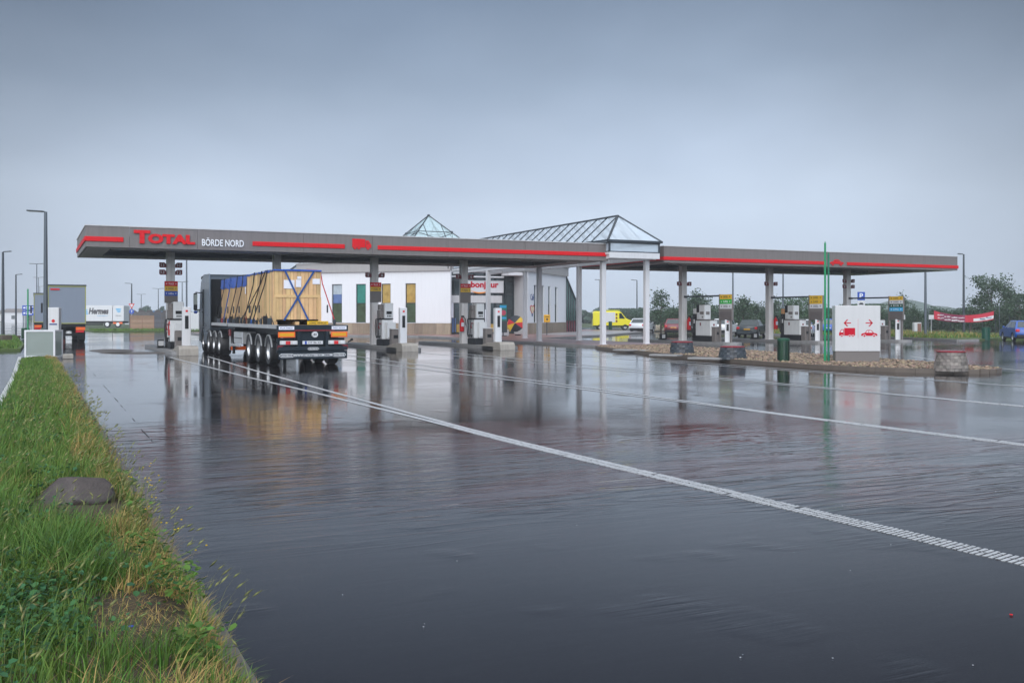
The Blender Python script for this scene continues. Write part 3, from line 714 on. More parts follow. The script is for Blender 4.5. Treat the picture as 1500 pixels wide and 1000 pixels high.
# glazed lean-tos on the outer ends
def lean_to(A, d, zt, zl, ln, nb, gm=None):
    d = Vector(d).normalized(); n = Vector((d.y, -d.x)); n = n if n.y < 0 else -n
    P = lambda a, z, dep=0: (A.x + d.x * a + n.x * dep, A.y + d.y * a + n.y * dep, z)
    inw = -5.0
    b = MB(); b.mi = 0
    b.poly([P(.05, 1.3, -.06), P(ln, 1.3, -.06), P(ln, zl, -.06), P(.05, zt, -.06)]); b.poly([P(.05, zt, -.06), P(ln, zl, -.06), P(ln, zl, inw), P(.05, zt, inw)])
    b.poly([P(ln, .12, -.06), P(ln, .12, inw), P(ln, zl, inw), P(ln, zl, -.06)])
    gl = b.build("lean_to_glass", gm or mat("green_glass", (.05, .17, .13), .06, var=.5, scale=.6, spec=.8, col2=(.18, .30, .28)), bd)
    b = MB(); b.poly([P(.05, .12, -.05), P(ln, .12, -.05), P(ln, 1.28, -.05), P(.05, 1.28, -.05)]); b.build("lean_to_panel", mat("red_panel", (.22, .05, .07), .3, var=.2), bd)
    b = MB()
    for k in range(nb + 1):
        a = .06 + (ln - .06) * k / nb; z = zt + (zl - zt) * k / nb
        b.bar(P(a, .12), P(a, z), .07)
    for k in range(10):
        q = -.06 + (inw + .06) * k / 9; b.bar(P(.06, zt + .03, q), P(ln, zl + .03, q), .08)
    b.bar(P(.0, zt + .02), P(ln + .03, zl + .02), .12); b.bar(P(.05, 1.29), P(ln, 1.29), .06); b.bar(P(ln, zl, 0), P(ln, zl, inw), .1)
    b.build("lean_to_frame", M_frame, bd)
lean_to(Rb, (1, 1), 5.8, 3.45, 3.7, 4)
lean_to(Lb, (-1, 1), 6.75, 4.6, 3.6, 4, M_sky)
# pyramid skylight on its drum
ax = at(627.8, 98); cxp, cyp = ax.x, ax.y; zb, za, hs = 8.9, 11.65, 2.75
b = MB(); b.bx(cxp - 2.7, cxp + 2.7, cyp - 2.7, cyp + 2.7, ZR + .08, zb - .05); b.build("skylight_drum", M_lgrey, bd)
cn = [Vector((cxp + sx * hs, cyp + sy * hs, zb)) for sx, sy in ((-1, -1), (1, -1), (1, 1), (-1, 1))]; ap = Vector((cxp, cyp, za))
b = MB()
for i in range(4): b.poly([cn[i] * .98 + ap * .02, cn[(i + 1) % 4] * .98 + ap * .02, ap - Vector((0, 0, .06))])
b.build("skylight_glass", M_skyp, bd)
b = MB()
for i in range(4):
    p, q = cn[i], cn[(i + 1) % 4]; b.cyl(p, ap, .055, n=8); b.cyl(p, q, .055, n=8)
    for t in (1 / 3, 2 / 3):
        e = p.lerp(q, t); b.cyl(e, q.lerp(ap, 1 - (1 - t)) if False else q.lerp(ap, t), .038, n=6); b.cyl(e, p.lerp(ap, 1 - t), .038, n=6)
t = .37; rg = [c.lerp(ap, t) for c in cn]
for i in range(4): b.cyl(rg[i], rg[(i + 1) % 4], .04, n=6)
b.box(ap, (.25, .25, .16), 0, .04)
for i in (1, 3): b.lathe([(0, -.13), (.1, -.1), (.14, 0), (.1, .1), (0, .13)], rg[i] + Vector((.02, 0, 0)), n=10)
b.build("skylight_frame", M_dsteel, bd)
# ------------------------------------------------------------------ pump islands on the truck side
def island(x, y0, y1, wd=1.25, h=.15):
    n = 8; P = []
    for k in range(n + 1):
        t = math.pi + math.pi * k / n; P.append((x + wd / 2 * math.cos(t), y0 + wd / 2 + wd / 2 * math.sin(t)))
    for k in range(n + 1):
        t = math.pi * k / n; P.append((x + wd / 2 * math.cos(t), y1 - wd / 2 + wd / 2 * math.sin(t)))
    return struct(slab("traffic_island", P, -.02, h, M_kerb))
TR = [(6.45, "left"), (11.95, "second"), (17.46, "third"), (22.97, "fourth")]
for x, _ in TR: island(x - .1, 47.6, 60.5)
for x in (38.65, 45.9, 53.0): island(x, 48.6, 60.5)

def truck_pump(label):
    """diesel pump for trucks, local origin at its base, front towards -y"""
    r = root("fuel_pump", label, "fuel pump", group="truck fuel pumps")
    b = MB(); b.bx(-.36, .42, -.55, .60, 0, .34, .03); b.build("plinth", M_black, r, local=True)
    b = MB(); b.bx(-.32, .30, -.30, .58, .345, 1.42, .03); b.build("cabinet", M_pump, r, local=True)
    b = MB(); b.bx(-.12, .40, -.52, -.305, .36, 1.28, .035); o = b.build("front_box", M_pump, r, local=True)
    b = MB(); [b.bx(-.05 + k * .06, -.02 + k * .06, -.525, -.521, .42, .47) for k in range(6)]; b.build("vent", M_taupe, o, local=True)
    b = MB(); b.bx(-.34, .32, -.31, .59, 1.425, 1.48); b.build("trim", M_black, r, local=True)
    b = MB(); b.bx(-.16, .34, -.26, .45, 1.485, 2.33, .03); h = b.build("display_head", M_pump, r, local=True)
    b = MB(); b.bx(-.06, .24, -.272, -.261, 1.72, 1.88); [b.bx(-.02 + k * .09, .04 + k * .09, -.272, -.261, 1.58, 1.66) for k in range(3)]; b.build("display", M_black, h, local=True)
    b = MB(); b.bx(-.40, -.17, -.1, .35, 1.49, 1.95, .02); b.bx(-.38, -.18, -.08, .3, 1.96, 2.25, .02); b.build("hose_rack", M_taupe, r, local=True)
    b = MB()
    for k in range(3):
        y = -.18 + k * .25
        b.tube([(-.36, y, 1.5), (-.47, y, 1.45), (-.52, y - .03, 1.1), (-.5, y - .06, .6), (-.44, y - .02, .42), (-.37, y + .05, .55)], .028, 7)
    b.build("hose", M_rubber, r, local=True)
    b = MB(); b.tube([(-.36, -.2, 1.2), (-.45, -.23, 1.22), (-.5, -.24, 1.05), (-.46, -.22, .92)], .04, 7); b.build("nozzle", M_dred, r, local=True)
    return r
def totem(label, cat="pay pillar", slot=True, h=1.75, loc=(0, 0, 0), two=False):
    r = root("pay_pillar", label, cat, loc, group="white pillars on the pump islands")
    b = MB(); b.bx(-.19, .19, -.14, .14, 0, h, .018); b.build("body", M_white, r, local=True)
    b = MB(); b.bx(-.08, .08, -.152, -.142, h * .50, h * .80, .004); b.build("slot", M_black, r, local=True)
    b = MB(); b.bx(-.05, .05, -.15, -.142, h * .885, h * .93); b.build("emblem", M_red, r, local=True)
    return r
def guard(x, label):
    r = root("concrete_guard_block", label, "kerb block", (x, 47.0, 0), group="concrete blocks guarding the truck islands")
    b = MB(); fx = lambda a, c, d: (x + d, a, c)
    b.prism([(46.55, .0), (47.5, .0), (47.5, .42), (46.78, .42), (46.68, .40), (46.6, .3)], fx, -.44, .40)
    b.prism([(47.51, .16), (49.9, .16), (49.4, .18), (48.3, .36), (47.51, .41)], fx, -.38, .34)
    b.build("block", M_conc, r, bev=.05)
    m = r.children[0].modifiers.new("bev", 'BEVEL'); m.width = .06; m.segments = 3
    return r
def fuel_sign(rows, label, group="fuel grade boards on the truck columns"):
    """board clamped to the front of a column; local origin at its lower centre"""
    r = root("fuel_grade_board", label, "fuel sign", group=group)
    b = MB(); b.bx(-.33, .33, -.05, .0, 0, 1.12, .008); b.build("board", M_taupe, r, local=True)
    z = 1.115
    for m, txt, tm, hh in rows:
        b = MB(); b.bx(-.325, .325, -.062, -.051, z - hh, z - .004); o = b.build("grade_strip", m, r, local=True)
        text(txt, (0, -.064, z - hh + hh * .28), hh * .42, tm, o, w=.28, local=True, ext=.003)
        b = MB(); fn = plane_fn((0, -.0625, z - hh / 2)); b.prism([(-.27, 0), (-.21, .035), (-.21, -.035)], fn, 0, .004); b.prism([(.27, 0), (.21, .035), (.21, -.035)], fn, 0, .004)
        b.build("arrow", tm, o, local=True); z -= hh
    return r
tp = truck_pump("pale grey truck pump on the far left island, left of the lorry")
tp.location = (6.45, 52.0, .15)
copytree(tp, (11.95, 52.0, .15), 0, "pale grey truck pump hidden beyond the lorry's timber crate")
copytree(tp, (17.46, 52.2, .15), 0, "pale grey truck pump in front of the slit windows of the shop")
copytree(tp, (22.97, 52.3, .15), 0, "pale grey truck pump in front of the shop entrance sign")
b0 = totem("white pay pillar with black slot on the far left island beside the lorry", loc=(6.52, 48.9, .15), h=2.05)
copytree(b0, (17.27, 48.9, .15), 0, "white pay pillar between the yellow slit windows and the concrete block")
copytree(b0, (22.68, 48.9, .15), 0, "white pay pillar left of the striped umbrella")
copytree(b0, (12.05, 48.9, .15), 0, "white pay pillar behind the flatbed trailer")
guard(6.34, "rounded concrete block at the nose of the far left island"); guard(16.86, "concrete block at the island nose right of the trailer's rear")
guard(22.2, "concrete block at the island nose nearest the shop entrance"); guard(12.0, "concrete block hidden behind the flatbed trailer")
RW = (M_red, "TRUCK", M_ltext, .25); YW = (M_yellow, "DIESEL", M_ktext, .25); BW = (M_blue, "AdBlue", M_ltext, .25)
fs = fuel_sign([RW, YW, BW], "board with red, yellow and blue strips on the far left column"); fs.location = (6.45, 54.05, 2.45)
fs2 = fuel_sign([RW, YW], "board with red and yellow strips on the column beside the lorry's rear"); fs2.location = (17.46, 54.05, 2.55)
copytree(fs2, (22.97, 54.05, 2.55), 0, "board with red and yellow strips overlapping the shop sign")
copytree(fs2, (11.95, 54.05, 2.55), 0, "board with red and yellow strips on the column behind the crates")
# waste bins, grey, beside the pillars
def grey_bin(label):
    r = root("waste_bin", label, "bin", group="taupe bins on the pump islands")
    b = MB(); b.bx(-.22, .22, -.2, .2, 0, .92, .02); b.build("body", M_taupe, r, local=True)
    b = MB(); b.bx(-.25, .25, -.22, .22, .925, .96, .01); b.build("lid", M_lgrey, r, local=True)
    b = MB(); b.bx(-.12, .12, -.21, -.201, .45, .62); b.build("flap", M_black, r, local=True)
    return r
gb = grey_bin("taupe bin between pump and white pillar, far left island"); gb.location = (6.35, 49.9, .15)
copytree(gb, (17.2, 50.0, .15), 0, "taupe bin beside the white pillar in front of the slit windows")
copytree(gb, (22.6, 50.0, .15), 0, "taupe bin left of the white pillar near the umbrella")

# fire extinguishers and hose bells on the columns
def extinguisher(label):
    r = root("fire_extinguisher", label, "fire extinguisher", group="red fire extinguishers on the columns")
    b = MB(); b.lathe([(.0, 0), (.085, .01), (.09, .06), (.09, .40), (.06, .48), (.025, .52), (.025, .56), (0, .57)], (0, 0, 0), n=14); b.build("cylinder", M_red, r, smooth=True, local=True)
    b = MB(); b.bx(-.03, .09, -.02, .02, .57, .63, .01); b.tube([(.05, 0, .6), (.14, -.02, .5), (.13, -.03, .25)], .016, 6); b.build("hose", M_black, r, local=True)
    b = MB(); b.bx(-.06, .06, -.095, -.088, .2, .36); b.build("instruction_label", M_paper, r, local=True)
    return r
ex = extinguisher("red fire extinguisher on the column in front of the shop entrance"); ex.location = (22.72, 53.98, .85)
ex.scale = (1.5, 1.5, 1.5)
copytree(ex, (17.68, 53.9, .95), 0, "red fire extinguisher on the column right of the lorry's rear")
copytree(ex, (6.2, 52.0, .8), 0, "red fire extinguisher on the far left pump island")
for x, l in ((38.9, "leftmost column under the right canopy"), (46.15, "middle column under the right canopy")): copytree(ex, (x, 53.95, .85), 0, "red fire extinguisher on the " + l)
def bucket(label):
    r = root("wash_bucket", label, "bucket", group="window washing buckets on the islands")
    b = MB(); b.bx(-.3, .3, -.22, .22, 0, .06); b.bx(-.28, .02, -.16, .16, .06, .42, .03); b.build("tub", M_black, r, local=True)
    b = MB(); b.cyl((.16, 0, .06), (.16, 0, .5), .07, .08); b.tube([(.16, 0, .5), (.18, .0, .85)], .015); b.build("squeegee", M_black, r, local=True)
    b = MB(); b.bx(-.26, .0, -.165, -.161, .12, .36); b.build("front_label", M_lgrey, r, local=True)
    return r
bk = bucket("black wash bucket at the foot of the far left island"); bk.location = (6.0, 53.4, .15)
copytree(bk, (38.6, 56.4, .15), 0, "black wash bucket left of the first column under the right canopy")
copytree(bk, (45.75, 55.6, .15), 0, "black wash bucket in front of the dark saloon car")

# ------------------------------------------------------------------ car pumps
def car_pump(label, accent):
    r = root("fuel_pump", label, "fuel pump", group="car fuel pumps")
    b = MB(); b.bx(-.3, .3, -.95, .95, 0, .36, .02); b.build("plinth", M_black, r, local=True)
    b = MB(); b.bx(-.27, .27, -.93, .62, .365, 1.32, .02); c = b.build("cabinet", M_pump, r, local=True)
    b = MB(); b.bx(-.276, -.271, .05, .17, 1.0, 1.2); b.bx(-.06, .06, -.936, -.931, 1.0, 1.12); b.build("emblem", M_dred, c, local=True)
    b = MB(); b.bx(-.29, .29, .63, .93, .365, 1.75, .02); b.build("hose_tower", M_black, r, local=True)
    b = MB(); b.bx(-.26, .26, .64, .92, 1.76, 2.1, .02); b.build("tower_cap", accent, r, local=True)
    b = MB(); b.bx(-.24, .24, -.30, .30, 1.40, 2.32, .02); h = b.build("display_head", M_pump, r, local=True)
    b = MB(); b.bx(-.245, .245, .302, .58, 1.85, 2.34, .02); b.build("screen_block", M_black, r, local=True)
    b = MB(); b.bx(-.235, .235, .302, .56, 1.40, 1.84, .02); b.build("screen_panel", M_lgrey, r, local=True)
    b = MB(); b.bx(-.246, -.241, -.2, .2, 1.72, 1.9); b.bx(-.246, -.241, -.15, .0, 1.5, 1.6); b.bx(-.14, .14, -.306, -.301, 1.7, 1.9); b.build("display", M_taupe, h, local=True)
    b = MB(); b.bx(-.28, .28, -.9, .6, 1.325, 1.38, .01); b.build("trim", M_taupe, r, local=True)
    b = MB()
    for k in range(3): b.tube([(-.3, .68 + k * .1, 1.6), (-.42, .68 + k * .1, 1.5), (-.45, .66 + k * .1, .9), (-.38, .68 + k * .1, .5), (-.3, .7 + k * .1, .8)], .024, 6)
    b.build("hose", M_rubber, r, local=True)
    b = MB()
    for k in range(3): b.bx(-.36, -.30, .66 + k * .1, .70 + k * .1, 1.15, 1.4, .01)
    b.build("nozzle", M_lgrey, r, local=True)
    return r
cp = car_pump("car pump with grey tower cap on the first island under the right canopy", M_lgrey); cp.location = (38.65, 51.9, .15)
cp2 = car_pump("car pump with orange tower cap on the middle island under the right canopy", mat("orange_cap", (.55, .26, .10), .4)); cp2.location = (45.9, 51.9, .15)
copytree(cp, (53.0, 51.9, .15), 0, "car pump behind the white direction sign")
def car_sign(x, rows, label):
    """price sign on two posts, braced to the column by an arm; its faces look along x"""
    r = root("fuel_price_sign", label, "fuel sign", (x, 49.8, .15), group="fuel signs on the car islands")
    b = MB(); b.bx(x - .06, x + .06, 50.28, 50.4, .15, 3.12, .01); b.bx(x - .06, x + .06, 49.2, 49.32, .15, 1.5, .01); b.build("post", M_taupe, r)
    b = MB(); b.bx(x - .04, x + .04, 50.41, 54.1, 2.98, 3.08); b.bx(x - .06, x + .26, 54.0, 54.08, 2.96, 3.1); b.build("arm", M_dsteel, r)
    b = MB(); b.bx(x - .07, x + .07, 49.1, 50.27, 1.5, 3.1, .01); b.build("board", M_taupe, r)
    b = MB()
    for k in range(4): b.bx(x - .085, x - .072, 49.13, 50.24, 1.55 + k * .13, 1.66 + k * .13)
    b.build("price_slat", mat("slat_brown", (.13, .11, .105), .5), r)
    z = 3.095
    for m, txt, tm, hh in rows:
        b = MB(); b.bx(x - .088, x - .071, 49.11, 50.26, z - hh, z - .006); o = b.build("grade_strip", m, r)
        text(txt, (x - .09, 49.68, z - hh + hh * .28), hh * .45, tm, o, rz=rad(-90), w=.45, ext=.003)
        b = MB(); fn = plane_fn((x - .0885, 49.68, z - hh / 2), rad(-90)); b.prism([(-.48, 0), (-.38, .05), (-.38, -.05)], fn, 0, .004); b.prism([(.48, 0), (.38, .05), (.38, -.05)], fn, 0, .004)
        b.build("arrow", tm, o); z -= hh
    return r
W_ = (M_white, "DIESEL", M_ktext, .3)
car_sign(38.65, [(M_yellow, "DIESEL", M_ktext, .29), (M_green, "SUPER", M_ltext, .29), W_], "fuel sign with yellow, green and white strips, leftmost on the car islands")
car_sign(45.9, [(M_yellow, "DIESEL", M_ktext, .27), (M_yellow, "SUPER", M_ktext, .27), W_], "fuel sign with two yellow strips above a white one")
car_sign(53.0, [(M_yellow, "DIESEL", M_ktext, .25), (M_white, "SUPER", M_ktext, .25), (M_dgreen, "E10", M_ltext, .25), (M_cyan, "LPG", M_ltext, .25)], "fuel sign with yellow, white, green and light blue strips, rightmost on the car islands")
for x, l in ((38.7, "below the sign with the green strip"), (45.95, "below the sign with two yellow strips"), (53.05, "below the sign with the light blue strip")):
    copytree(b0, (x, 49.65, .15), rad(-40), "slim white pay pillar " + l, sc=(.9, .9, .68))
    copytree(gb, (x - .02, 50.75, .15), 0, "taupe bin " + l)

# ------------------------------------------------------------------ gravel bed in front of the right canopy
def smooth_loop(P, n=6):
    out = []; m = len(P)
    for i in range(m):
        p0, p1, p2, p3 = (Vector(P[(i + k - 1) % m]) for k in range(4))
        for k in range(n):
            t = k / n; out.append(.5 * ((2 * p1) + (p2 - p0) * t + (2 * p0 - 5 * p1 + 4 * p2 - p3) * t * t + (3 * p1 - p0 - 3 * p2 + p3) * t ** 3))
    return out
BED = smooth_loop([(28.3, 47.7), (26.2, 41), (24.9, 35), (24.0, 28.5), (24.3, 24.4), (26.0, 21.6), (27.9, 22.0), (28.9, 25), (30.3, 31), (30.9, 37), (32.0, 43.5), (33.6, 47.7)])
b = MB()
for i in range(len(BED)):
    p, q = BED[i], BED[(i + 1) % len(BED)]
    if (q - p).length > .02: b.bar((p.x, p.y, .05), (q.x, q.y, .05), .16, .17)
struct(b.build("kerb", mat("bed_kerb", (.13, .105, .085), .5, var=.35, bump=.006)))
M_grav = mat("gravel_base", (.12, .085, .055), .8, var=.4, scale=12, bump=.03, bscale=30)
struct(slab("gravel_base", [(p.x, p.y) for p in BED], -.02, .10, M_grav))
def inside(x, y, P):
    c = False; n = len(P)
    for i in range(n):
        a, d = P[i], P[(i + 1) % n]
        if (a.y > y) != (d.y > y) and x < (d.x - a.x) * (y - a.y) / (d.y - a.y) + a.x: c = not c
    return c
ico = bmesh.new(); bmesh.ops.create_icosphere(ico, subdivisions=1, radius=1); IV = np.array([v.co[:] for v in ico.verts]); ico.verts.index_update(); IF = np.array([[v.index for v in f.verts] for f in ico.faces]); ico.free()
def fast_mesh(name, verts, faces, m, parent=None):
    """verts (n,3), faces (k,3 or 4)"""
    me = bpy.data.meshes.new(name); me.vertices.add(len(verts)); me.vertices.foreach_set("co", np.asarray(verts, dtype=np.float32).ravel())
    fs = np.asarray(faces); k = fs.shape[1]
    me.loops.add(fs.size); me.loops.foreach_set("vertex_index", fs.astype(np.int32).ravel()); me.polygons.add(len(fs))
    me.polygons.foreach_set("loop_start", np.arange(0, fs.size, k, dtype=np.int32)); me.update(calc_edges=True)
    for mm in (m if isinstance(m, (list, tuple)) else [m]): me.materials.append(mm)
    o = bpy.data.objects.new(name, me); C.objects.link(o)
    if parent: o.parent = parent
    return o
vs = []; fs = []; nP = 0
while nP < 11000:
    x = random.uniform(23.5, 34); y = random.uniform(21, 47.7)
    if not inside(x, y, BED): continue
    r0 = random.uniform(.02, .058); sc3 = np.array([random.uniform(.8, 1.5), random.uniform(.8, 1.4), random.uniform(.5, .8)]) * r0
    V = IV * sc3 * rng.uniform(.8, 1.2, (len(IV), 1)); a = random.uniform(0, 6.28)
    V = np.stack([V[:, 0] * math.cos(a) - V[:, 1] * math.sin(a), V[:, 0] * math.sin(a) + V[:, 1] * math.cos(a), V[:, 2]], 1)
    vs.append(V + np.array([x, y, .10 + r0 * .35 + random.uniform(0, .03)])); fs.append(IF + nP * len(IV)); nP += 1
M_peb = mat("pebble", (.19, .125, .075), .5, var=.3, scale=.8, island=.65, col2=(.30, .225, .155))
struct(fast_mesh("gravel", np.concatenate(vs), np.concatenate(fs), M_peb), "stuff")
for i, (px, py, w_) in enumerate(((925, 510.5, 2.2), (975, 517.5, 1.6), (1035, 522, 1.7))):
    p = g(px, py, .2); b = MB(); b.box((p.x, p.y, .125), (w_ * .8, .6, .07), rad(-60), .01)
    tag(b.build("stone_slab", M_kerb), ("pale slab lying in the gravel nearest the white columns", "pale slab in the gravel left of the first planter", "pale slab in the gravel between the two dark planters")[i], "slab", "slabs lying in the gravel bed")

def planter(label, loc, wb, wt, h, m, rows, n):
    r = root("stone_planter", label, "planter", loc, group="round block planters with a red rim")
    b = MB()
    for k in range(rows):
        z0 = h * k / rows; z1 = h * (k + 1) / rows - .004; ra = (wb + (wt - wb) * k / rows) / 2; rb = (wb + (wt - wb) * (k + 1) / rows) / 2
        for i in range(n):
            t0 = 2 * math.pi * (i + (k % 2) * .5 + .012) / n; t1 = 2 * math.pi * (i + (k % 2) * .5 + .988) / n; j = random.uniform(-.01, .012)
            tm = (t0 + t1) / 2; pts = []
            for z, rr in ((z0, ra), (z1, rb)):
                for t, e in ((t0, -.004), (tm, .012), (t1, -.004)): pts.append((math.cos(t) * (rr + j + e), math.sin(t) * (rr + j + e), z))
                for t in (t1, t0): pts.append((math.cos(t) * (rr - .1), math.sin(t) * (rr - .1), z))
            b.add(pts, [(0, 1, 6, 5), (1, 2, 7, 6), (2, 3, 8, 7), (3, 4, 9, 8), (4, 0, 5, 9), (0, 4, 3, 2, 1), (5, 6, 7, 8, 9)])
    b.build("block_wall", m, r, local=True)
    b = MB(); rr = wt / 2; b.lathe([(rr - .09, h), (rr + .012, h), (rr + .02, h + .03), (rr - .09, h + .04)], (0, 0, 0), n=32); b.build("rim", mat("rim_red", (.28, .02, .03), .45), r, local=True)
    b = MB(); b.lathe([(0, h - .06), (rr - .085, h - .06)], (0, 0, 0), n=24); b.build("soil", M_soil, r, local=True)
    return r
M_bas = mat("basalt_block", (.035, .043, .052), .45, var=.3, scale=6, island=.45, bump=.01, bscale=25)
M_bas2 = mat("brown_block", (.19, .165, .145), .45, var=.3, scale=6, island=.35, bump=.01, bscale=25)
planter("dark blue grey block planter in the gravel, the one nearest the columns", g(999, 518.5, .1), 1.1, .92, .52, M_bas, 5, 13)
planter("dark blue grey block planter in the gravel left of the green bin", g(1073, 526, .1), 1.1, .92, .47, M_bas, 5, 13)
planter("brown grey block planter at the right tip of the gravel bed", g(1393, 543, .08), 1.02, .82, .58, M_bas2, 6, 14)

def slat_bin(label, loc, h=.87, rr=.21, m=None):
    r = root("litter_bin", label, "bin", loc)
    b = MB(); n = 20
    for i in range(n):
        t = 2 * math.pi * i / n; b.box((rr * math.cos(t), rr * math.sin(t), h / 2), (.022, rr * .2, h - .04), t)
    b.build("slat_shell", m or mat("bin_green", (.014, .06, .032), .4, var=.5, scale=4, island=.85), r, local=True)
    b = MB(); b.cyl((0, 0, .03), (0, 0, h - .06), rr - .03, n=16); b.build("liner", mat("bin_liner", (.01, .05, .03), .5), r, local=True)
    b = MB(); b.lathe([(rr + .012, h - .1), (rr + .02, h - .03), (rr - .02, h), (0, h + .01)], (0, 0, 0), n=20); b.build("lid", M_dgreen, r, local=True)
    return r
slat_bin("dark green slatted litter bin standing in the gravel", g(1147.5, 530, .1))
def simple_pole(name, label, loc, h, r0, m, cat="pole", group=None):
    r = root(name, label, cat, loc, group=group)
    b = MB(); b.cyl((0, 0, 0), (0, 0, h), r0, r0 * .95, 10); b.cyl((0, 0, h), (0, 0, h + .06), r0 * .6, .01, 10); b.build("shaft", m, r, local=True)
    b = MB(); b.cyl((0, 0, 0), (0, 0, .35), r0 * 1.3, n=10); b.cyl((0, 0, h * .45), (0, 0, h * .45 + .03), r0 * 1.15, n=10); b.build("collar", m, r, local=True)
    return r
simple_pole("marker_pole", "taller bright green pole in the gravel left of the white sign", g(1208.5, 530, .1), 4.35, .038, M_pole, group="green poles in the gravel bed")
simple_pole("marker_pole", "shorter dark green pole close beside the taller bright one", g(1213.5, 530, .1), 3.95, .036, mat("green_pole_dark", (.008, .17, .09), .4), group="green poles in the gravel bed")
# white direction sign
p0 = g(1254, 530.5, .1); ds = root("direction_sign", "white box sign sending trucks left and cars right", "sign", p0, rad(-25.71))
b = MB(); b.bx(-.80, .80, -.16, .16, 0, .40, .01); b.build("base", M_taupe, ds, local=True)
b = MB(); b.bx(-.82, .82, -.18, .18, .404, 2.06, .012); bb_ = b.build("panel", mat("sign_white", (.58, .58, .58), .3, var=.02, coat=.2, dirt=.06), ds, local=True)
fn0 = lambda ox, oz: (lambda a, c, d: Vector((a + ox, -.1805 - d * .2, c + oz)))
truck_icon(fn0(-.68, .92), .58, .33, M_rtext, M_white, bb_, local=True)
car_icon(fn0(.12, .92), .58, .26, M_rtext, M_white, bb_, local=True)
b = MB()
for sx, cx in ((-1, -.38), (1, .41)):
    fn = fn0(cx, 1.43); b.prism([(-.13 * sx, -.018), (.13 * sx, -.018), (.13 * sx, .018), (-.13 * sx, .018)], fn, 0, .02)
    b.prism([(.13 * sx, 0), (.02 * sx, .125), (-.03 * sx, .125), (.075 * sx, 0)], fn, .001, .02); b.prism([(.13 * sx, 0), (.02 * sx, -.125), (-.03 * sx, -.125), (.075 * sx, 0)], fn, .001, .02)
b.build("arrow", M_rtext, bb_, local=True)
b = MB(); b.prism([(0, .88), (.012, .88), (.012, 1.58), (0, 1.58)], fn0(0, 0), 0, .02); b.build("divider", mat("divider_pink", (.55, .25, .28), .5), bb_, local=True)

# ------------------------------------------------------------------ lamps
def lamp_post(label, loc, h, az, arms=1, r0=.09, ln=.75, m=None):
    r = root("street_lamp", label, "street lamp", loc, az, group="slim street lamps round the station")
    b = MB(); b.tube([(0, 0, 0), (0, 0, h * .5), (0, 0, h)], [r0, r0 * .85, r0 * .62], 10); b.build("pole", m or M_lamp, r, local=True)
    for k in range(arms):
        s = -1 if k else 1; b = MB()
        b.bar((0, 0, h - .02), (s * .12, 0, h + .02), .08, .06); b.bar((s * .10, 0, h + .02), (s * ln, 0, h + .07), .24, .07, .02); o = b.build("lamp_head", m or M_lampd, r, local=True)
        b = MB(); b.bar((s * .2, 0, h - .015), (s * (ln - .08), 0, h + .018), .16, .012); b.build("lens", M_lgrey, o, local=True)
    b = MB(); b.bx(-.05, .05, -r0 - .012, -r0 * .8, .6, 1.0); b.build("hatch", m or M_lamp, r, local=True)
    return r
AZL = rad(180 - 25.7); AZR = rad(-25.7)
lamp_post("grey lamp post behind the white framed box on the left", g(67, 513), 7.15, AZL, r0=.125, ln=.95)
lamp_post("grey lamp post at the left edge of the view", at(4.5, 91), 7.6, AZR, r0=.15, m=M_lampd)
lamp_post("grey lamp post between the left edge and the green pole", at(23.5, 121), 6.75, AZR, r0=.12, m=M_lampd)
lamp_post("tall twin lamp post above the parked curtain trailers", at(54, 150), 9.55, AZR, 2, .10, 1.1)
lamp_post("twin lamp post second in the row above the parked trailers", at(56.5, 205), 9.6, AZR, 2, .10, 1.1)
lamp_post("farthest twin lamp post above the parked trailers", at(58.5, 275), 9.8, AZR, 2, .10, 1.1)
lamp_post("dark lamp post behind the round blue arrow sign", at(193, 150), 6.6, AZL, r0=.13, ln=1.0, m=M_lampd)
lamp_post("faint twin lamp post right of the blue arrow sign", at(207, 260), 7.3, AZR, 2, .12, 1.2)
lamp_post("twin lamp post above the blue container", at(232, 190), 6.9, AZR, 2, .10, 1.1)
lamp_post("twin lamp post seen between column and tall pole on the left", at(267, 150), 6.85, AZR, 2, .09, .9)
lamp_post("tall grey lamp post rising behind the left canopy edge", at(273.5, 105), 8.6, AZL, r0=.1, ln=.9)
lamp_post("lamp post seen between the white pavilion columns", at(933, 150), 7.1, AZL, r0=.11, ln=.9, m=M_lampd)
lamp_post("lamp post partly hidden by the second white column", at(878.5, 160), 7.5, AZL, r0=.1, ln=.8)
lamp_post("lamp post behind the leftmost car fuel sign", at(1073.5, 98), 7.9, AZL, r0=.095, ln=.8)
lamp_post("lamp post behind the middle car pump", at(1147, 98), 7.9, AZL, r0=.09, ln=.8)
lamp_post("lamp post beneath the right end of the canopy", g(1355.5, 494), 6.35, AZL, r0=.12, ln=.8)
lamp_post("lamp post at the right, standing behind the red banner", at(1411.5, 93), 7.5, AZL, r0=.12, ln=.55, m=M_lampd)
# parking sign
p = at(1261.5, 88); r = root("parking_sign", "blue parking sign above the white direction sign", "sign", p, rad(-22))
b = MB(); b.cyl((0, .05, 0), (0, .05, 3.9), .04, n=8); b.build("post", M_lgrey, r, local=True)
b = MB(); b.bx(-.34, .34, 0, .03, 3.15, 3.88, .01); o = b.build("panel", M_blue, r, local=True); text("P", (0, -.002, 3.28), .48, M_ltext, o, local=True, ext=.006, bold=.02)
b = MB(); b.bx(-.33, .33, 0, .03, 2.6, 3.1, .01); o = b.build("panel", M_white, r, local=True)
b = MB(); b.bx(-.22, .2, -.006, -.001, 2.75, 2.85); b.bx(-.12, .14, -.006, -.001, 2.85, 2.93); b.build("emblem", M_ktext, o, local=True)
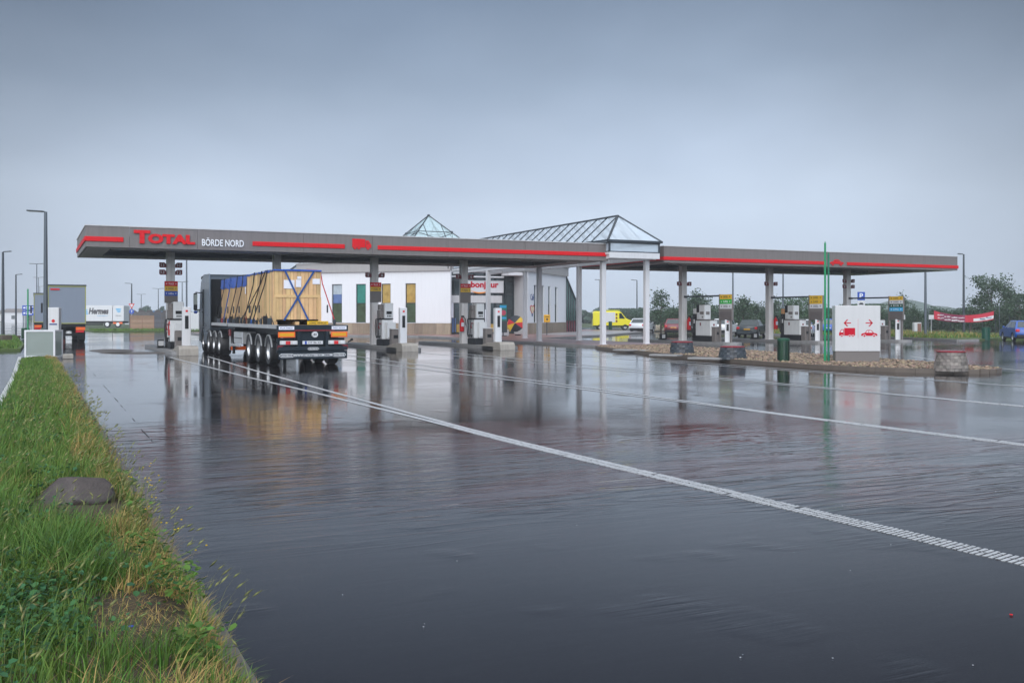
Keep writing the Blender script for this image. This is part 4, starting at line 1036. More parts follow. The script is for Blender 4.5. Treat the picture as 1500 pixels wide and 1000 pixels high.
# ------------------------------------------------------------------ wheels
def wheel(x, y, r, wd, parent, side=-1, rimr=.62, local=False, name="wheel"):
    """wheel with its axle along x; side = outward direction"""
    b = MB(); s = side; h = wd / 2
    b.lathe([(r * rimr, -h), (r * .93, -h), (r, -h * .75), (r, h * .75), (r * .93, h), (r * rimr, h)], (x, y, r), 'x', 28, False)
    w_ = b.build(name, M_rubber, parent, smooth=True, local=local)
    b = MB(); R = r * rimr
    b.lathe([(R + .005, s * h * .92), (R - .02, s * h * .9), (R - .04, s * h * .45), (R * .62, s * h * .1), (R * .45, s * h * .25), (R * .40, s * h * .7), (R * .2, s * h * .75), (.001, s * h * .75)], (x, y, r), 'x', 24, False)
    for k in range(8):
        t = k * math.pi / 4; b.cyl((x + s * h * .1, y + R * .55 * math.cos(t), r + R * .55 * math.sin(t)), (x + s * h * .36, y + R * .55 * math.cos(t), r + R * .55 * math.sin(t)), R * .05, n=6)
    b.build("rim", M_rim, w_, smooth=True, local=local)
    return w_
def fender(x0, x1, y, r, parent, m, local=False, a0=15, a1=165, n=10):
    r -= .05; b = MB(); lip = m is M_alu; xo = x0
    P = [(y + r * math.cos(rad(a0 + (a1 - a0) * k / n)), .52 + r * math.sin(rad(a0 + (a1 - a0) * k / n))) for k in range(n + 1)]
    Q = [(y + (r - .035) * math.cos(rad(a0 + (a1 - a0) * k / n)), .52 + (r - .035) * math.sin(rad(a0 + (a1 - a0) * k / n))) for k in range(n + 1)]
    for k in range(n): b.prism([P[k], P[k + 1], Q[k + 1], Q[k]], lambda a, c, d: (d, a, c), x0 + (.05 if lip else 0), x1)
    if lip:
        b.mi = 1
        for k in range(n): b.prism([P[k], P[k + 1], Q[k + 1], Q[k]], lambda a, c, d: (d, a, c), x0, x0 + .048)
    return b.build("mudguard", [M_black, M_alu] if lip else m, parent, smooth=True, local=local)

# ------------------------------------------------------------------ flatbed semi-trailer
tx0, tx1, ty0, ty1, tz = 7.66, 10.2, 34.75, 48.9, 1.42
st = root("semi_trailer", "dark blue flatbed semi-trailer carrying timber crates, three axles, red and yellow rear plates", "trailer", ((tx0 + tx1) / 2, 40, 0))
b = MB(); b.bx(tx0 + .05, tx1 - .05, ty0 + .1, 44.55, 1.30, tz); b.bx(tx0 + .05, tx1 - .05, 44.85, ty1, 1.34, tz)
b.bx(8.55, 9.35, 35.2, 48.4, .95, 1.298); b.bx(tx0 + .06, tx1 - .06, 35.0, 35.12, .5, 1.0); b.bx(tx0 + .3, tx1 - .3, 44.4, 44.9, 1.0, 1.29)
b.build("bed_frame", M_chassis, st)
b = MB(); y = ty0 + .12
while y < ty1 - .15: b.bx(tx0 + .12, tx1 - .12, y, y + .14, tz + .001, tz + .03); y += .145
b.build("bed_planks", mat("bed_wood", (.16, .11, .08), .4, var=.3, island=.3), st)
for a, c in ((ty0 + .02, 44.5), (44.9, ty1)):
    b = MB()
    for x in (tx0, tx1 - .07): b.bx(x, x + .07, a, c, 1.33, 1.47, .01)
    k = a + .4
    while k < c - .2:
        for x in (tx0 - .012, tx1 + .002): b.bx(x, x + .01, k, k + .10, 1.34, 1.41)
        k += 1.15
    b.build("side_rail", M_alu, st)
b = MB(); b.bx(tx0, tx1, ty0, ty0 + .1, 1.24, 1.46, .01); b.build("rear_beam", M_chassis, st)
b = MB(); b.bx(tx0 + .6, tx1 - .5, ty0 - .008, ty0 - .002, 1.25, 1.30); b.build("red_stripe", M_dred, st)
b = MB(); b.bx(tx0 + .65, tx0 + 1.9, ty0 + .12, ty0 + .2, .75, 1.235); b.bx(tx0 + .72, tx0 + .82, ty0 + .0, ty0 + .1, .6, 1.235); b.bx(tx1 - .82, tx1 - .72, ty0 + .0, ty0 + .1, .6, 1.235); b.build("rear_panel", M_chassis, st)
b = MB(); b.bx(tx0 + .03, tx1 - .03, ty0 - .04, ty0 + .1, .56, .70, .015); b.build("underrun_bar", M_chassis, st)
b = MB(); b.bx(tx0 + .05, tx1 - .03, ty0 + .0, ty0 + .03, .27, .545, .01); sp = b.build("spray_flap", M_chassis, st)
text("www.nooteboom.com".upper(), (8.93, ty0 - .004, .35), .105, M_ltext, sp, w=1.36, ext=.006, bold=.008)
def chain_logo(cx, z, w_, h, parent):
    b = MB(); fn = plane_fn((cx, ty0 - .045 if z > .5 else ty0 - .004, z)); P = [(-w_ / 2, 0), (-w_ / 2 + h * .6, h / 2), (w_ / 2 - h * .6, h / 2), (w_ / 2, 0), (w_ / 2 - h * .6, -h / 2), (-w_ / 2 + h * .6, -h / 2)]
    Q = [(a * .94, c * .74) for a, c in P]
    for i in range(6): b.prism([P[i], P[(i + 1) % 6], Q[(i + 1) % 6], Q[i]], fn, 0, .006)
    o = b.build("maker_emblem", M_ltext, parent); text("NOOTEBOOM", (cx, (ty0 - .045 if z > .5 else ty0 - .004), z - h * .2), h * .42, M_ltext, o, w=w_ * .68, ext=.006, bold=.02)
chain_logo(8.93, .63, .42, .09, st); chain_logo(8.0, .40, .55, .13, sp); chain_logo(9.87, .40, .52, .13, sp)
for sx in (0, 1):
    x0 = tx0 + .03 if sx == 0 else tx1 - .63
    b = MB(); b.bx(x0, x0 + .6, ty0 - .03, ty0 - .005, 1.03, 1.225, .006); o = b.build("marker_plate", M_orange, st)
    b = MB(); b.bx(x0 + .05, x0 + .55, ty0 - .036, ty0 - .031, 1.075, 1.185); b.build("plate_centre", M_amber, o)
    x0 = tx0 + .1 if sx == 0 else tx1 - .72
    b = MB(); b.bx(x0, x0 + .62, ty0 - .02, ty0 + .05, .775, .915, .015); o = b.build("tail_light", M_lgrey, st)
    b = MB(); b.bx(x0 + .2, x0 + .36, ty0 - .03, ty0 - .021, .785, .905, .004); b.build("red_lens", M_lens, o)
    b = MB(); b.bx(x0 + .44, x0 + .58, ty0 - .03, ty0 - .021, .79, .90, .004); b.bx(x0 + .06, x0 + .16, ty0 - .03, ty0 - .021, .79, .90, .004); b.build("white_lens", M_white, o)
    x = tx0 + .0 if sx == 0 else tx1
    b = MB(); b.tube([(x, ty0 + .03, .85), (x + (sx * 2 - 1) * .12, ty0 - .02, .92)], .03); b.lathe([(0, -.04), (.045, -.03), (.045, .03), (0, .04)], (x + (sx * 2 - 1) * .13, ty0 - .02, .94), 'y', 10); b.build("side_marker", M_black, st)
    b = MB(); b.prism([(x, .62), (x + (1 if sx == 0 else -1) * .26, .76), (x + (1 if sx == 0 else -1) * .02, .76)] , plane_fn((0, ty0 - .01, 0)), 0, .01); b.build("reflector_triangle", M_dred, st)
b = MB(); b.prism(disc2d(9.0, 1.13, .105, 20), plane_fn((0, ty0 - .003, 0)), -.12, .01); o = b.build("speed_disc", M_white, st); text("80", (9.0, ty0 - .0135, 1.085), .09, M_ktext, o, ext=.003, bold=.01)
b = MB(); b.bx(8.55, 9.28, ty0 - .02, ty0 - .005, .785, .905, .004); o = b.build("number_plate", M_white, st)
b = MB(); b.bx(8.63, 8.70, ty0 - .024, ty0 - .021, .79, .90); b.build("plate_band", M_blue, o); text("OT 86 XS", (8.98, ty0 - .0215, .81), .07, M_ktext, o, w=.46, ext=.003)
b = MB(); b.bx(8.72, 9.48, ty0 + .0, ty0 + .015, 1.475, 1.60, .004); o = b.build("warning_board", M_yellow, st); text("LONG VEHICLE", (9.1, ty0 - .002, 1.505), .065, M_ktext, o, w=.62, ext=.004, bold=.01)
for x0, tt in ((tx0 + .06, "FLATBED"), (tx1 - .6, "ENERGY TRUCKING")):
    b = MB(); b.bx(x0, x0 + .54, ty0 - .012, ty0 - .002, 1.30, 1.42, .003); o = b.build("name_board", M_paper, st); text(tt, (x0 + .27, ty0 - .0135, 1.335), .05, M_navy, o, w=.44, ext=.003)
for k, y in enumerate((36.3, 38.1, 39.95)):
    for sx, x in ((-1, tx0 + .2), (1, tx1 - .2)):
        wheel(x, y, .525, .36, st, sx); fender(x - .19, x + .19, y, .64, st, M_alu if sx < 0 else M_black)
    b = MB(); b.cyl((tx0 + .4, y, .52), (tx1 - .4, y, .52), .08); b.build("axle", M_black, st)
b = MB(); b.bx(7.75, 8.3, 41.6, 43.5, .62, 1.12, .02); o = b.build("tool_box", M_alu, st)
b = MB(); b.bx(7.742, 7.748, 41.65, 43.45, .84, .88); b.build("seam", M_dsteel, o)
b = MB(); b.bx(7.70, 7.76, 42.0, 43.9, .5, .6, .01); b.bx(7.70, 7.76, 44.2, 44.3, .3, 1.2); b.build("side_guard", M_alu, st)
b = MB(); b.bx(7.68, 7.72, 44.0, 44.4, .92, 1.2); b.build("reflector_board", M_dred, st)
b = MB(); b.bx(7.7, 9.0, 44.2, 44.28, .30, .46, .01); b.build("reflector_board", M_orange, st)
b = MB()
for sx in (7.8, 10.0): b.bx(sx, sx + .1, 44.0, 44.15, .15, 1.2)
b.build("support_leg", M_black, st)

# ------------------------------------------------------------------ timber crates on the bed
def crate(label, x0, x1, y0, y1, z0, z1, rear):
    r = root("timber_crate", label, "crate", ((x0 + x1) / 2, (y0 + y1) / 2, z0), group="timber crates on the flatbed trailer")
    b = MB()
    def planks(a0, a1, put):
        a = a0
        while a < a1 - .01:
            w_ = min(random.uniform(.12, .19), a1 - a); put(a + .005, a + w_ - .005, random.uniform(0, .006)); a += w_
    planks(y0, y1, lambda a, c, j: b.bx(x0 - j, x0 + .03, a, c, z0 + .12, z1)); planks(y0, y1, lambda a, c, j: b.bx(x1 - .03, x1 + j, a, c, z0 + .12, z1))
    planks(x0 + .035, x1 - .035, lambda a, c, j: b.bx(a, c, y0 - j, y0 + .03, z0 + .2, z1)); planks(x0 + .035, x1 - .035, lambda a, c, j: b.bx(a, c, y1 - .03, y1 + j, z0 + .12, z1))
    b.build("plank_wall", M_wood if rear else mat('crate_wood_brown', (.50, .315, .15), .6, var=.2, scale=5, island=.2, dirt=.3), r)
    b = MB(); b.bx(x0 + .04, x1 - .04, y0 + .04, y1 - .04, z1 - .06, z1 - .02); b.bx(x0 + .04, x1 - .04, y0 + .04, y1 - .04, z0 + .22, z0 + .26); b.build("lid", M_wood2, r)
    b = MB()
    for x in (x0, (x0 + x1) / 2 - .07, x1 - .14): b.bx(x + .001, x + .14, y0 - .012, y1 - .05, z0, z0 + .119)
    if rear: b.bx(x0 + .03, x1 - .03, y0 - .03, y0 - .008, z0 + 1.02, z0 + 1.12); b.bx(x0 - .012, x0 + .1, y0 - .03, y0 - .008, z0 + .12, z0 + 1.018); b.bx(x1 - .1, x1 + .012, y0 - .03, y0 - .008, z0 + .12, z0 + 1.018)
    b.build("skid", M_wood2, r)
    return r
cz = tz + .032
c1 = crate("large pine crate with crossed blue straps on its rear end", 8.02, 9.80, 37.0, 42.0, cz, 3.46, True)
c2 = crate("long pine crate behind the cab with its upper edge under blue tarpaulin", 8.06, 9.76, 42.15, 48.45, cz, 3.44, False)
b = MB()
for (a, c) in (((8.45, 3.45), (9.32, 1.62)), ((9.52, 3.45), (8.40, 1.62))): b.bar((a[0], 36.955 if a[0] < 9 else 36.945, a[1]), (c[0], 36.955 if a[0] < 9 else 36.945, c[1]), .008, .065)
b.build("crossed_strap", M_strapb, c1)
for x, z, w_, h in ((8.40, 2.80, .40, .32), (8.85, 2.86, .2, .28), (8.9, 3.16, .16, .1), (9.48, 2.98, .28, .2)): b = MB(); b.bx(x, x + w_, 36.984 - .012, 36.984, z, z + h); b.build("shipping_label", M_paper, c1)
def tarp_cover(x0, x1, y0, y1, z, drop, parent):
    b = MB(); n = 40; vs = []; prof = [(x0 - .02, -drop), (x0 - .03, -drop * .5), (x0 - .025, .015), (x0 + .4, .045), ((x0 + x1) / 2, .06), (x1 - .4, .045), (x1 + .025, .015), (x1 + .03, -drop * .5), (x1 + .02, -drop)]
    for i in range(n + 1):
        y = y0 + (y1 - y0) * i / n
        for k, (x, d) in enumerate(prof):
            e = .018 * math.sin(y * 5.1 + k) + .01 * math.sin(y * 13 + 2 * k)
            vs.append((x + e * (1 if x > 9 else -1) * .8, y, z + d + (e * 1.6 if k in (0, 8) else e * .4)))
    m = len(prof); b.add(vs, [(i * m + k, i * m + k + 1, (i + 1) * m + k + 1, (i + 1) * m + k) for i in range(n) for k in range(m - 1)])
    return b.build("tarpaulin", M_tarp, parent, smooth=True)
tarp_cover(8.06, 9.76, 42.12, 48.5, 3.45, .42, c2); tarp_cover(8.02, 9.80, 36.95, 42.05, 3.47, .05, c1)
b = MB(); b.bx(8.0, 9.82, 36.935, 36.96, 3.45, 3.505, .01); b.build('tarpaulin', M_tarp, c1)
def lash(parent, y0, y1, m, side=-1, zt=3.50, ybed=None):
    x = 8.02 if side < 0 else 9.80; s = side; yb = y1
    b = MB(); pts = [(x - s * .5, y0, zt + .045), (x + s * .035, y0, zt + .01), (x + s * .05, y0 + (yb - y0) * .25, zt - .5), ((tx0 + .05 if s < 0 else tx1 - .05), yb, 1.5)]
    for p, q in zip(pts, pts[1:]): b.bar(p, q, .042, .012)
    b.build("lashing_strap", m, parent)
    b = MB(); b.box((tx0 + .1 if s < 0 else tx1 - .1, yb, 1.56), (.09, .1, .2), 0, .02); b.build("ratchet", M_dsteel, parent); b = MB(); b.box((x + s * .12, y0 + (yb - y0) * .7, 2.05), (.05, .07, .3), 0, .015); b.build("ratchet", M_dsteel, parent)
for y0, y1 in ((37.9, 39.4), (38.9, 40.0), (40.3, 41.2)): lash(c1, y0, y1, M_strapk)
lash(c1, 38.2, 41.9, M_strapk)
for y0, y1, m in ((42.7, 43.3, M_strapk), (44.0, 44.6, M_strapk), (45.7, 45.9, M_strapb), (47.2, 47.6, M_strapk)): lash(c2, y0, y1, m)
lash(c1, 37.2, 36.2, M_strapr, 1); lash(c1, 40.2, 40.4, M_strapk, 1); lash(c2, 44.2, 44.4, M_strapk, 1); lash(c2, 47.2, 47.4, M_strapk, 1)
b = MB(); b.bx(8.008, 8.018, 42.25, 42.40, 2.7, 3.0); b.build("shipping_label", M_paper, c2)
for k, y in enumerate(np.arange(36.6, 48.4, .78)):      # tensioners, chains and folded straps standing on the rail
    b = MB(); h = random.uniform(.12, .34); b.box((tx0 + .14, y, tz + h / 2 + .03), (.08, random.uniform(.08, .2), h), random.uniform(0, 1), .02); b.tube([(tx0 + .1, y, tz + .05), (tx0 + .2, y + .1, tz + h + .1), (tx0 + .3, y + .05, tz + .05)], .022, 5)
    b.build("lashing_chain", [M_dsteel, M_black, M_dsteel, M_black, M_strapb, M_black, M_dred][k % 7], st)

# ------------------------------------------------------------------ tractor unit
tr = root("tractor_unit", "dark grey truck tractor with high cab pulling the crate trailer", "truck", (8.93, 50.5, 0))
b = MB(); b.bx(8.5, 8.75, 45.6, 53.0, .75, .97); b.bx(9.1, 9.35, 45.6, 53.0, .75, .97); b.bx(8.3, 9.55, 45.6, 50.2, 1.0, 1.16); b.build("chassis", M_black, tr)
fx = lambda a, c, d: (d, a, c)
cabp = [(50.75, 1.0), (50.75, 3.70), (50.95, 3.84), (51.9, 3.86), (52.6, 3.55), (52.95, 2.85), (53.15, 1.9), (53.2, .55), (52.65, .40), (52.45, 1.0), (52.1, 1.18), (51.65, 1.18), (51.3, 1.0)]
b = MB(); b.prism(cabp, fx, 7.72, 10.16); o = b.build("cab", M_cab, tr); o.modifiers.new("b", 'BEVEL').width = .09; o.modifiers["b"].segments = 3
for sx, x0, x1 in ((-1, 7.68, 7.73), (1, 10.15, 10.20)):
    b = MB(); b.prism([(49.6, 1.15), (50.74, 1.0), (50.74, 3.78), (49.75, 3.82)], fx, x0, x1); b.build("side_deflector", M_cab, tr)
    b = MB(); b.prism([(51.75, 2.15), (52.8, 2.15), (52.62, 3.0), (51.85, 3.02)], fx, x0 + (.02 if sx < 0 else .0), x1 - (.0 if sx < 0 else .02)); b.build("side_window", M_carglass, tr)
    b = MB(); b.bx(x0 - .01, x1 + .01, 51.62, 51.66, 1.25, 3.1); b.bx(x0 - .02, x1 + .02, 51.72, 51.9, 1.95, 2.0); b.build("door_trim", M_black, tr)
    b = MB(); b.bx(7.72 if sx < 0 else 9.75, 8.15 if sx < 0 else 10.16, 47.9 + 2.25, 51.25, .38, .98, .04); b.build("side_skirt", M_cab, tr)
    xx = 7.70 if sx < 0 else 10.18
    b = MB(); b.bx(xx + sx * .30, xx + sx * .12, 52.72, 52.92, 2.05, 2.95, .05); b.tube([(xx, 52.7, 2.95), (xx + sx * .2, 52.82, 2.98)], .03); b.tube([(xx, 52.7, 2.1), (xx + sx * .2, 52.82, 2.08)], .03); o = b.build("mirror", M_black, tr)
    b = MB(); b.bx(xx + sx * .29, xx + sx * .13, 52.70, 52.718, 2.35, 2.88); b.build("mirror_glass", M_frost, o)
    b = MB(); b.bx(xx + sx * .30, xx + sx * .12, 52.62, 52.9, 1.90, 2.04, .05); b.build("mirror_cap", M_blue, tr)
    xw = 7.9 if sx < 0 else 9.96
    for y in (46.7, 48.2, 49.75): wheel(xw, y, .51, .5, tr, sx); fender(xw - .22, xw + .22, y, .63, tr, M_alu if sx < 0 else M_black, a0=30, a1=150)
    wheel(xw, 51.88, .51, .34, tr, sx)
    fender(xw - .2, xw + .2, 51.88, .66, tr, M_cab, a0=5, a1=175)
    b = MB(); b.cyl((xw, 52.9, 3.72), (xw, 53.02, 3.72), .11, n=14); b.build("roof_lamp", M_black, tr)
b = MB(); b.bx(7.95, 9.9, 50.68, 50.745, 1.25, 3.6, .02); b.bx(8.2, 8.6, 50.5, 50.68, 1.3, 2.3, .04); b.bx(9.2, 9.5, 50.45, 50.68, 1.3, 2.6, .04); b.build("rear_wall", M_black, tr)
b = MB(); b.prism([(52.66, 3.38), (52.98, 2.2), (53.02, 2.2), (52.70, 3.38)], fx, 7.9, 9.98); b.build("windscreen", M_carglass, tr)
b = MB(); b.bx(7.74, 10.14, 53.21, 53.25, .5, 1.9, .01); b.build("grille", M_black, tr)

# ------------------------------------------------------------------ box trailers of parked lorries
def box_lorry(label, x0, y0, ln, zb, zt, m, trim, wd=2.55, cat="truck", full=True):
    r = root("parked_lorry", label, cat, (x0 + 1.27, y0 + ln / 2, 0)); x1 = x0 + wd
    b = MB(); b.bx(x0, x1, y0, y0 + ln, zb, zt, .02); b.build("trailer_body", m, r)
    b = MB(); f = .07
    for q in ((x0, x0 + f, zb, zt), (x1 - f, x1, zb, zt), (x0 + f, x1 - f, zb, zb + f), (x0 + f, x1 - f, zt - f, zt)): b.bx(q[0], q[1], y0 - .022, y0 - .002, q[2], q[3])
    b.build("rear_frame", trim, r)
    b = MB(); b.bx(x0 - .03, x1 + .03, y0 - .04, y0 + ln, zt + .002, zt + .09, .01); b.build("roof_edge", M_dsteel, r)
    b = MB(); b.bx(x0 + .03, x1 - .03, y0 + .05, y0 + ln, zb - .22, zb - .003); b.bx(x0 + .1, x1 - .1, y0 + .1, y0 + .25, .45, .6); b.build("chassis", M_black, r)
    for x in (x0 + .05, x1 - .62):
        b = MB(); b.bx(x, x + .57, y0 - .03, y0 - .005, zb - .42, zb - .22, .004); b.build("marker_plate", M_orange, r)
        b = MB(); b.bx(x, x + .5, y0 - .02, y0 + .03, zb - .58, zb - .45, .01); b.build("tail_light", M_lens, r)
    for k in range(3):
        for sx, x in ((-1, x0 + .2), (1, x1 - .2)): wheel(x, y0 + 1.4 + k * 1.31, .5, .36, r, sx)
    for x in (x0 + .02, x1 - .5): b = MB(); b.bx(x, x + .48, y0 + .55, y0 + .58, .2, .75); b.build("mud_flap", M_black, r)
    if full:
        yc = y0 + ln + .5
        b = MB(); b.bx(x0 + .03, x1 - .03, yc, yc + 2.2, 1.0, 3.6, .12, 2); b.build("cab", M_white, r)
        b = MB(); b.bx(x0 + .1, x1 - .1, yc - 2, yc + 2.1, .6, .98); b.build("tractor_chassis", M_black, r)
        for sx, x in ((-1, x0 + .2), (1, x1 - .2)):
            for y in (yc - 1.4, yc + 1.3): wheel(x, y, .5, .34, r, sx)
            b = MB(); b.bx(x + sx * .35, x + sx * .5, yc + 1.9, yc + 2.05, 2.0, 2.8, .04); b.build("mirror", M_black, r)
    return r
l1 = box_lorry("grey curtain sided trailer with lime edged doors parked behind the white framed box", .88, 72, 13.2, 1.25, 3.75, M_curtain, M_lime, 2.32)
b = MB(); b.bx(1.05, 1.6, 71.955, 71.975, 3.48, 3.57); b.build("maker_badge", M_red, l1)
l2 = box_lorry("second curtain trailer parked ahead of the nearer grey one, left of it", .08, 95, 12, 1.2, 3.66, M_curtain, M_lime)
b = MB(); b.bx(1.7, 2.3, 94.8, 94.95, 2.2, 2.7, .04); b.build("mirror", M_black, l2)
# white swap-body parcel trailer, its side towards us
hp = at(122, 152); hz = at(186, 150)
her = root("parcel_trailer", "white parcel trailer with dark blue lettering beyond the parked lorry", "trailer", (hp + hz) / 2, rad(-25.7))
b = MB(); b.bx(-7.5, 1.6, -1.2, 1.2, .95, 3.32, .02); b.build("container", M_white, her, local=True)
b = MB(); b.bx(1.66, 3.3, -1.15, 1.2, .95, 3.28, .02); b.build("box_cab", M_white, her, local=True)
tx = text("Hermes", (-.45, -1.212, 2.0), .95, M_ktext, her, local=True, w=3.0, shear=.22, bold=.045, ext=.01)
text("www.hermesworld.com", (.1, -1.212, 1.72), .12, M_cyan, her, local=True, w=1.6)
text("Hermes", (2.5, -1.162, 1.72), .16, M_ktext, her, local=True, w=.8, shear=.2)
b = MB()
for k in range(3): b.bx(-2.55 - k * .1, -2.05 - k * .05, -1.21, -1.203, 2.0 + k * .26, 2.16 + k * .26); b.bx(2.1 + k * .12, 2.9 - k * .05, -1.162, -1.153, 2.7 - k * .2, 2.83 - k * .2)
b.build("wing_emblem", M_cyan, her, local=True)
b = MB(); b.bx(-7.2, 3.2, -1.05, 1.05, .62, .93); b.bx(-2.6, .2, -1.2, -1.1, .35, .55, .02); b.build("chassis", M_black, her, local=True)
for x in (-6.2, -5.0, .8, 2.4):
    b = MB(); b.lathe([(.3, -.15), (.48, -.13), (.48, .13), (.3, .15)], (x, -1.0, .48), 'y', 20, False); o = b.build("wheel", M_rubber, her, local=True); b = MB(); b.lathe([(.29, -.12), (.1, -.06), (0, -.1)], (x, -1.0, .48), 'y', 16); b.build("rim", M_rim, o, local=True)
b = MB(); b.bx(1.7, 2.2, -1.16, -1.1, .55, .8); b.bx(2.6, 3.1, -1.16, -1.1, .55, .8); b.build("side_marker", M_orange, her, local=True)

# ------------------------------------------------------------------ things on the left
# white framed glass box at the end of the verge
p = at(64.5, 41.5); fb = root("framed_glass_box", "low white framed box of frosted glass standing at the end of the verge", "glass box", (p.x, p.y, .0), rad(-22))
b = MB()
w2, d2, h2 = .58, .40, 1.2
for y in (-d2, d2):
    for x in (-w2, w2): b.bx(x - .035, x + .035, y - .035, y + .035, 0.06, h2)
    for z in (.10, h2 - .035): b.bx(-w2 + .036, w2 - .036, y - .033, y + .033, z - .035, z + .033)
for x in (-w2, w2):
    for z in (.10, h2 - .035): b.bx(x - .033, x + .033, -d2 + .036, d2 - .036, z - .034, z + .034)
b.build("frame", M_white, fb, local=True)
for nm, q in (("front_pane", (-w2 + .036, w2 - .036, -d2 - .006, -d2 + .006)), ("rear_pane", (-w2 + .036, w2 - .036, d2 - .006, d2 + .006)), ("side_pane", (w2 - .006, w2 + .006, -d2 + .036, d2 - .036)), ("side_pane", (-w2 - .006, -w2 + .006, -d2 + .036, d2 - .036))):
    b = MB(); b.bx(*q, .135, h2 - .07); b.build(nm, glass_mat("frosted_pane", (.8, .85, .82), (.35, .4, .37), .35), fb, local=True)
b = MB(); b.bx(-.25, .35, -.2, .25, .02, .62, .03); b.build("plant_unit", M_steel, fb, local=True)
b = MB(); b.bx(.45, .85, -.6, -.1, 0, .2, .02); tag(b.build("concrete_block", M_conc), "weathered concrete block at the foot of the white framed box", "block"); bpy.data.objects["concrete_block"].location = (p.x + .25, p.y - .25, 0)
p = at(79.5, 55); r = root("pay_cabinet", "white cabinet with a small emblem behind the tall grey lamp post", "cabinet", p, rad(-20))
b = MB(); b.bx(-.32, .32, -.2, .2, 0, 2.24, .02); o = b.build("body", M_white, r, local=True)
b = MB(); b.bx(-.33, .33, -.212, -.201, .72, .78); b.build("trim", M_ktext, o, local=True)
b = MB(); b.prism(disc2d(.02, 1.5, .09, 12), lambda a, c, d: (a, -d, c), .2, .212); b.build("emblem", M_red, o, local=True); b = MB(); b.bx(-.18, .22, -.21, -.201, 1.28, 1.36); b.build("emblem", M_navy, o, local=True)
simple_pole("marker_pole", "green pole on the grass bank left of the parked lorries", at(41, 74), 3.75, .06, M_pole, group="green poles on the left bank")
slat_bin("dark green bin at the foot of the green pole on the left", at(37.5, 76), .85, .28)
sp_ = root("motorway_sign", "two blue destination panels beyond the green pole on the left", "sign", at(42, 130), rad(-20))
b = MB(); b.cyl((-.5, .06, 0), (-.5, .06, 3.2), .05); b.cyl((.5, .06, 0), (.5, .06, 3.2), .05); b.build("post", M_lgrey, sp_, local=True)
for z in (1.8, 2.5):
    b = MB(); b.bx(-.8, .8, 0, .04, z, z + .62, .01); o = b.build("panel", M_blue, sp_, local=True)
    b = MB(); b.bx(-.65, -.4, -.006, -.001, z + .22, z + .4); b.bx(-.3, .6, -.006, -.001, z + .36, z + .46); b.bx(-.3, .4, -.006, -.001, z + .16, z + .26); b.build("emblem", M_ltext, o, local=True)
p = g(9, 503); b = MB(); b.box((0, 0, .27), (.62, .5, .54), .3, .06, 2)
o = b.build("stump_block", mat("stump_brown", (.09, .07, .05), .8, var=.4, scale=4, bump=.02)); o.location = p; tag(o, "brown square block on the grass at the far left edge", "block")
p = g(20, 495); b = MB(); b.box((0, 0, .1), (1.0, .4, .2), .2, .05); o = b.build("fallen_log", mat("stump_brown", (.09, .07, .05), .8)); o.location = p; tag(o, "dark low log on the grass behind the brown block", "log")
# give way sign with blue arrow
r = root("give_way_sign", "give way triangle above a round blue arrow sign left of the fence", "sign", at(193, 122), rad(-20))
b = MB(); b.cyl((0, .04, 0), (0, .04, 3.3), .035); b.build("post", M_lgrey, r, local=True)
fn = lambda a, c, d: Vector((a, -d, c))
b = MB(); b.prism([(-.36, 3.25), (.36, 3.25), (0, 2.62)], fn, 0, .02); o = b.build("triangle", M_red, r, local=True); b = MB(); b.prism([(-.22, 3.17), (.22, 3.17), (0, 2.78)], fn, .021, .025); b.build("triangle_field", M_white, o, local=True)
b = MB(); b.prism(disc2d(0, 2.28, .3, 20), fn, 0, .02); o = b.build("arrow_disc", M_blue, r, local=True); b = MB(); b.bx(-.03, .03, -.026, -.021, 2.14, 2.34); b.prism([(0, 2.48), (.13, 2.32), (0, 2.36), (-.13, 2.32)], fn, .021, .026); b.build("arrow", M_white, o, local=True)
# board fences
def board_fence(label, p, q, h, m, arched, n):
    r = root("board_fence", label, "fence", (p + q) / 2); d = q - p; L_ = d.length; d.normalize(); nn = Vector((d.y, -d.x, 0))
    for i in range(n):
        b = MB(); a0 = L_ * i / n; a1 = L_ * (i + 1) / n - .08; k = int(h / .16)
        for j in range(k):
            m0 = p + d * a0; m1 = p + d * a1; z = .05 + j * h / k + h / k / 2
            b.bar(m0 + Vector((0, 0, z)), m1 + Vector((0, 0, z)), 0.03, h / k - .012)
        if arched:
            pts = [(a0 + (a1 - a0) * t, h + .05 + .26 * math.sin(math.pi * t)) for t in np.linspace(0, 1, 9)]
            b.prism(pts + [(a1, h + .04), (a0, h + .04)][0:0] + [(a1, h + .02), (a0, h + .02)], lambda a, c, dd: p + d * a + nn * dd + Vector((0, 0, c)), -.02, .02)
        b.build("fence_panel", m, r)
    for i in range(n + 1):
        b = MB(); e = p + d * (L_ * i / n - .04); b.box(e + Vector((0, 0, h / 2)), (.09, .09, h + .1)); b.build("post", m, r)
    return r
board_fence("arched grey fence standing behind the brown boards on the left", at(190, 126), at(249, 129), 2.2, M_fenced, True, 5)
board_fence("brown horizontal board fence below the blue arrow sign", at(191.5, 121), at(226, 121), 1.75, M_fence, False, 2)
def container(label, p, l, w_, h, m, rz, z=0):
    r = root("container", label, "container", p, rz); b = MB(); b.bx(-l / 2, l / 2, -w_ / 2, w_ / 2, z, z + h, .03); b.build("body", m, r, local=True)
    b = MB(); k = -l / 2 + .2
    while k < l / 2 - .1: b.bx(k, k + .1, -w_ / 2 - .03, -w_ / 2 - .002, z + .12, z + h - .12); k += .22
    b.build("ribs", m, r, local=True)
    b = MB(); b.bx(l / 2 + .002, l / 2 + .04, -w_ / 2 + .1, w_ / 2 - .1, z + .1, z + h - .1); b.build("door", m, r, local=True)
    return r
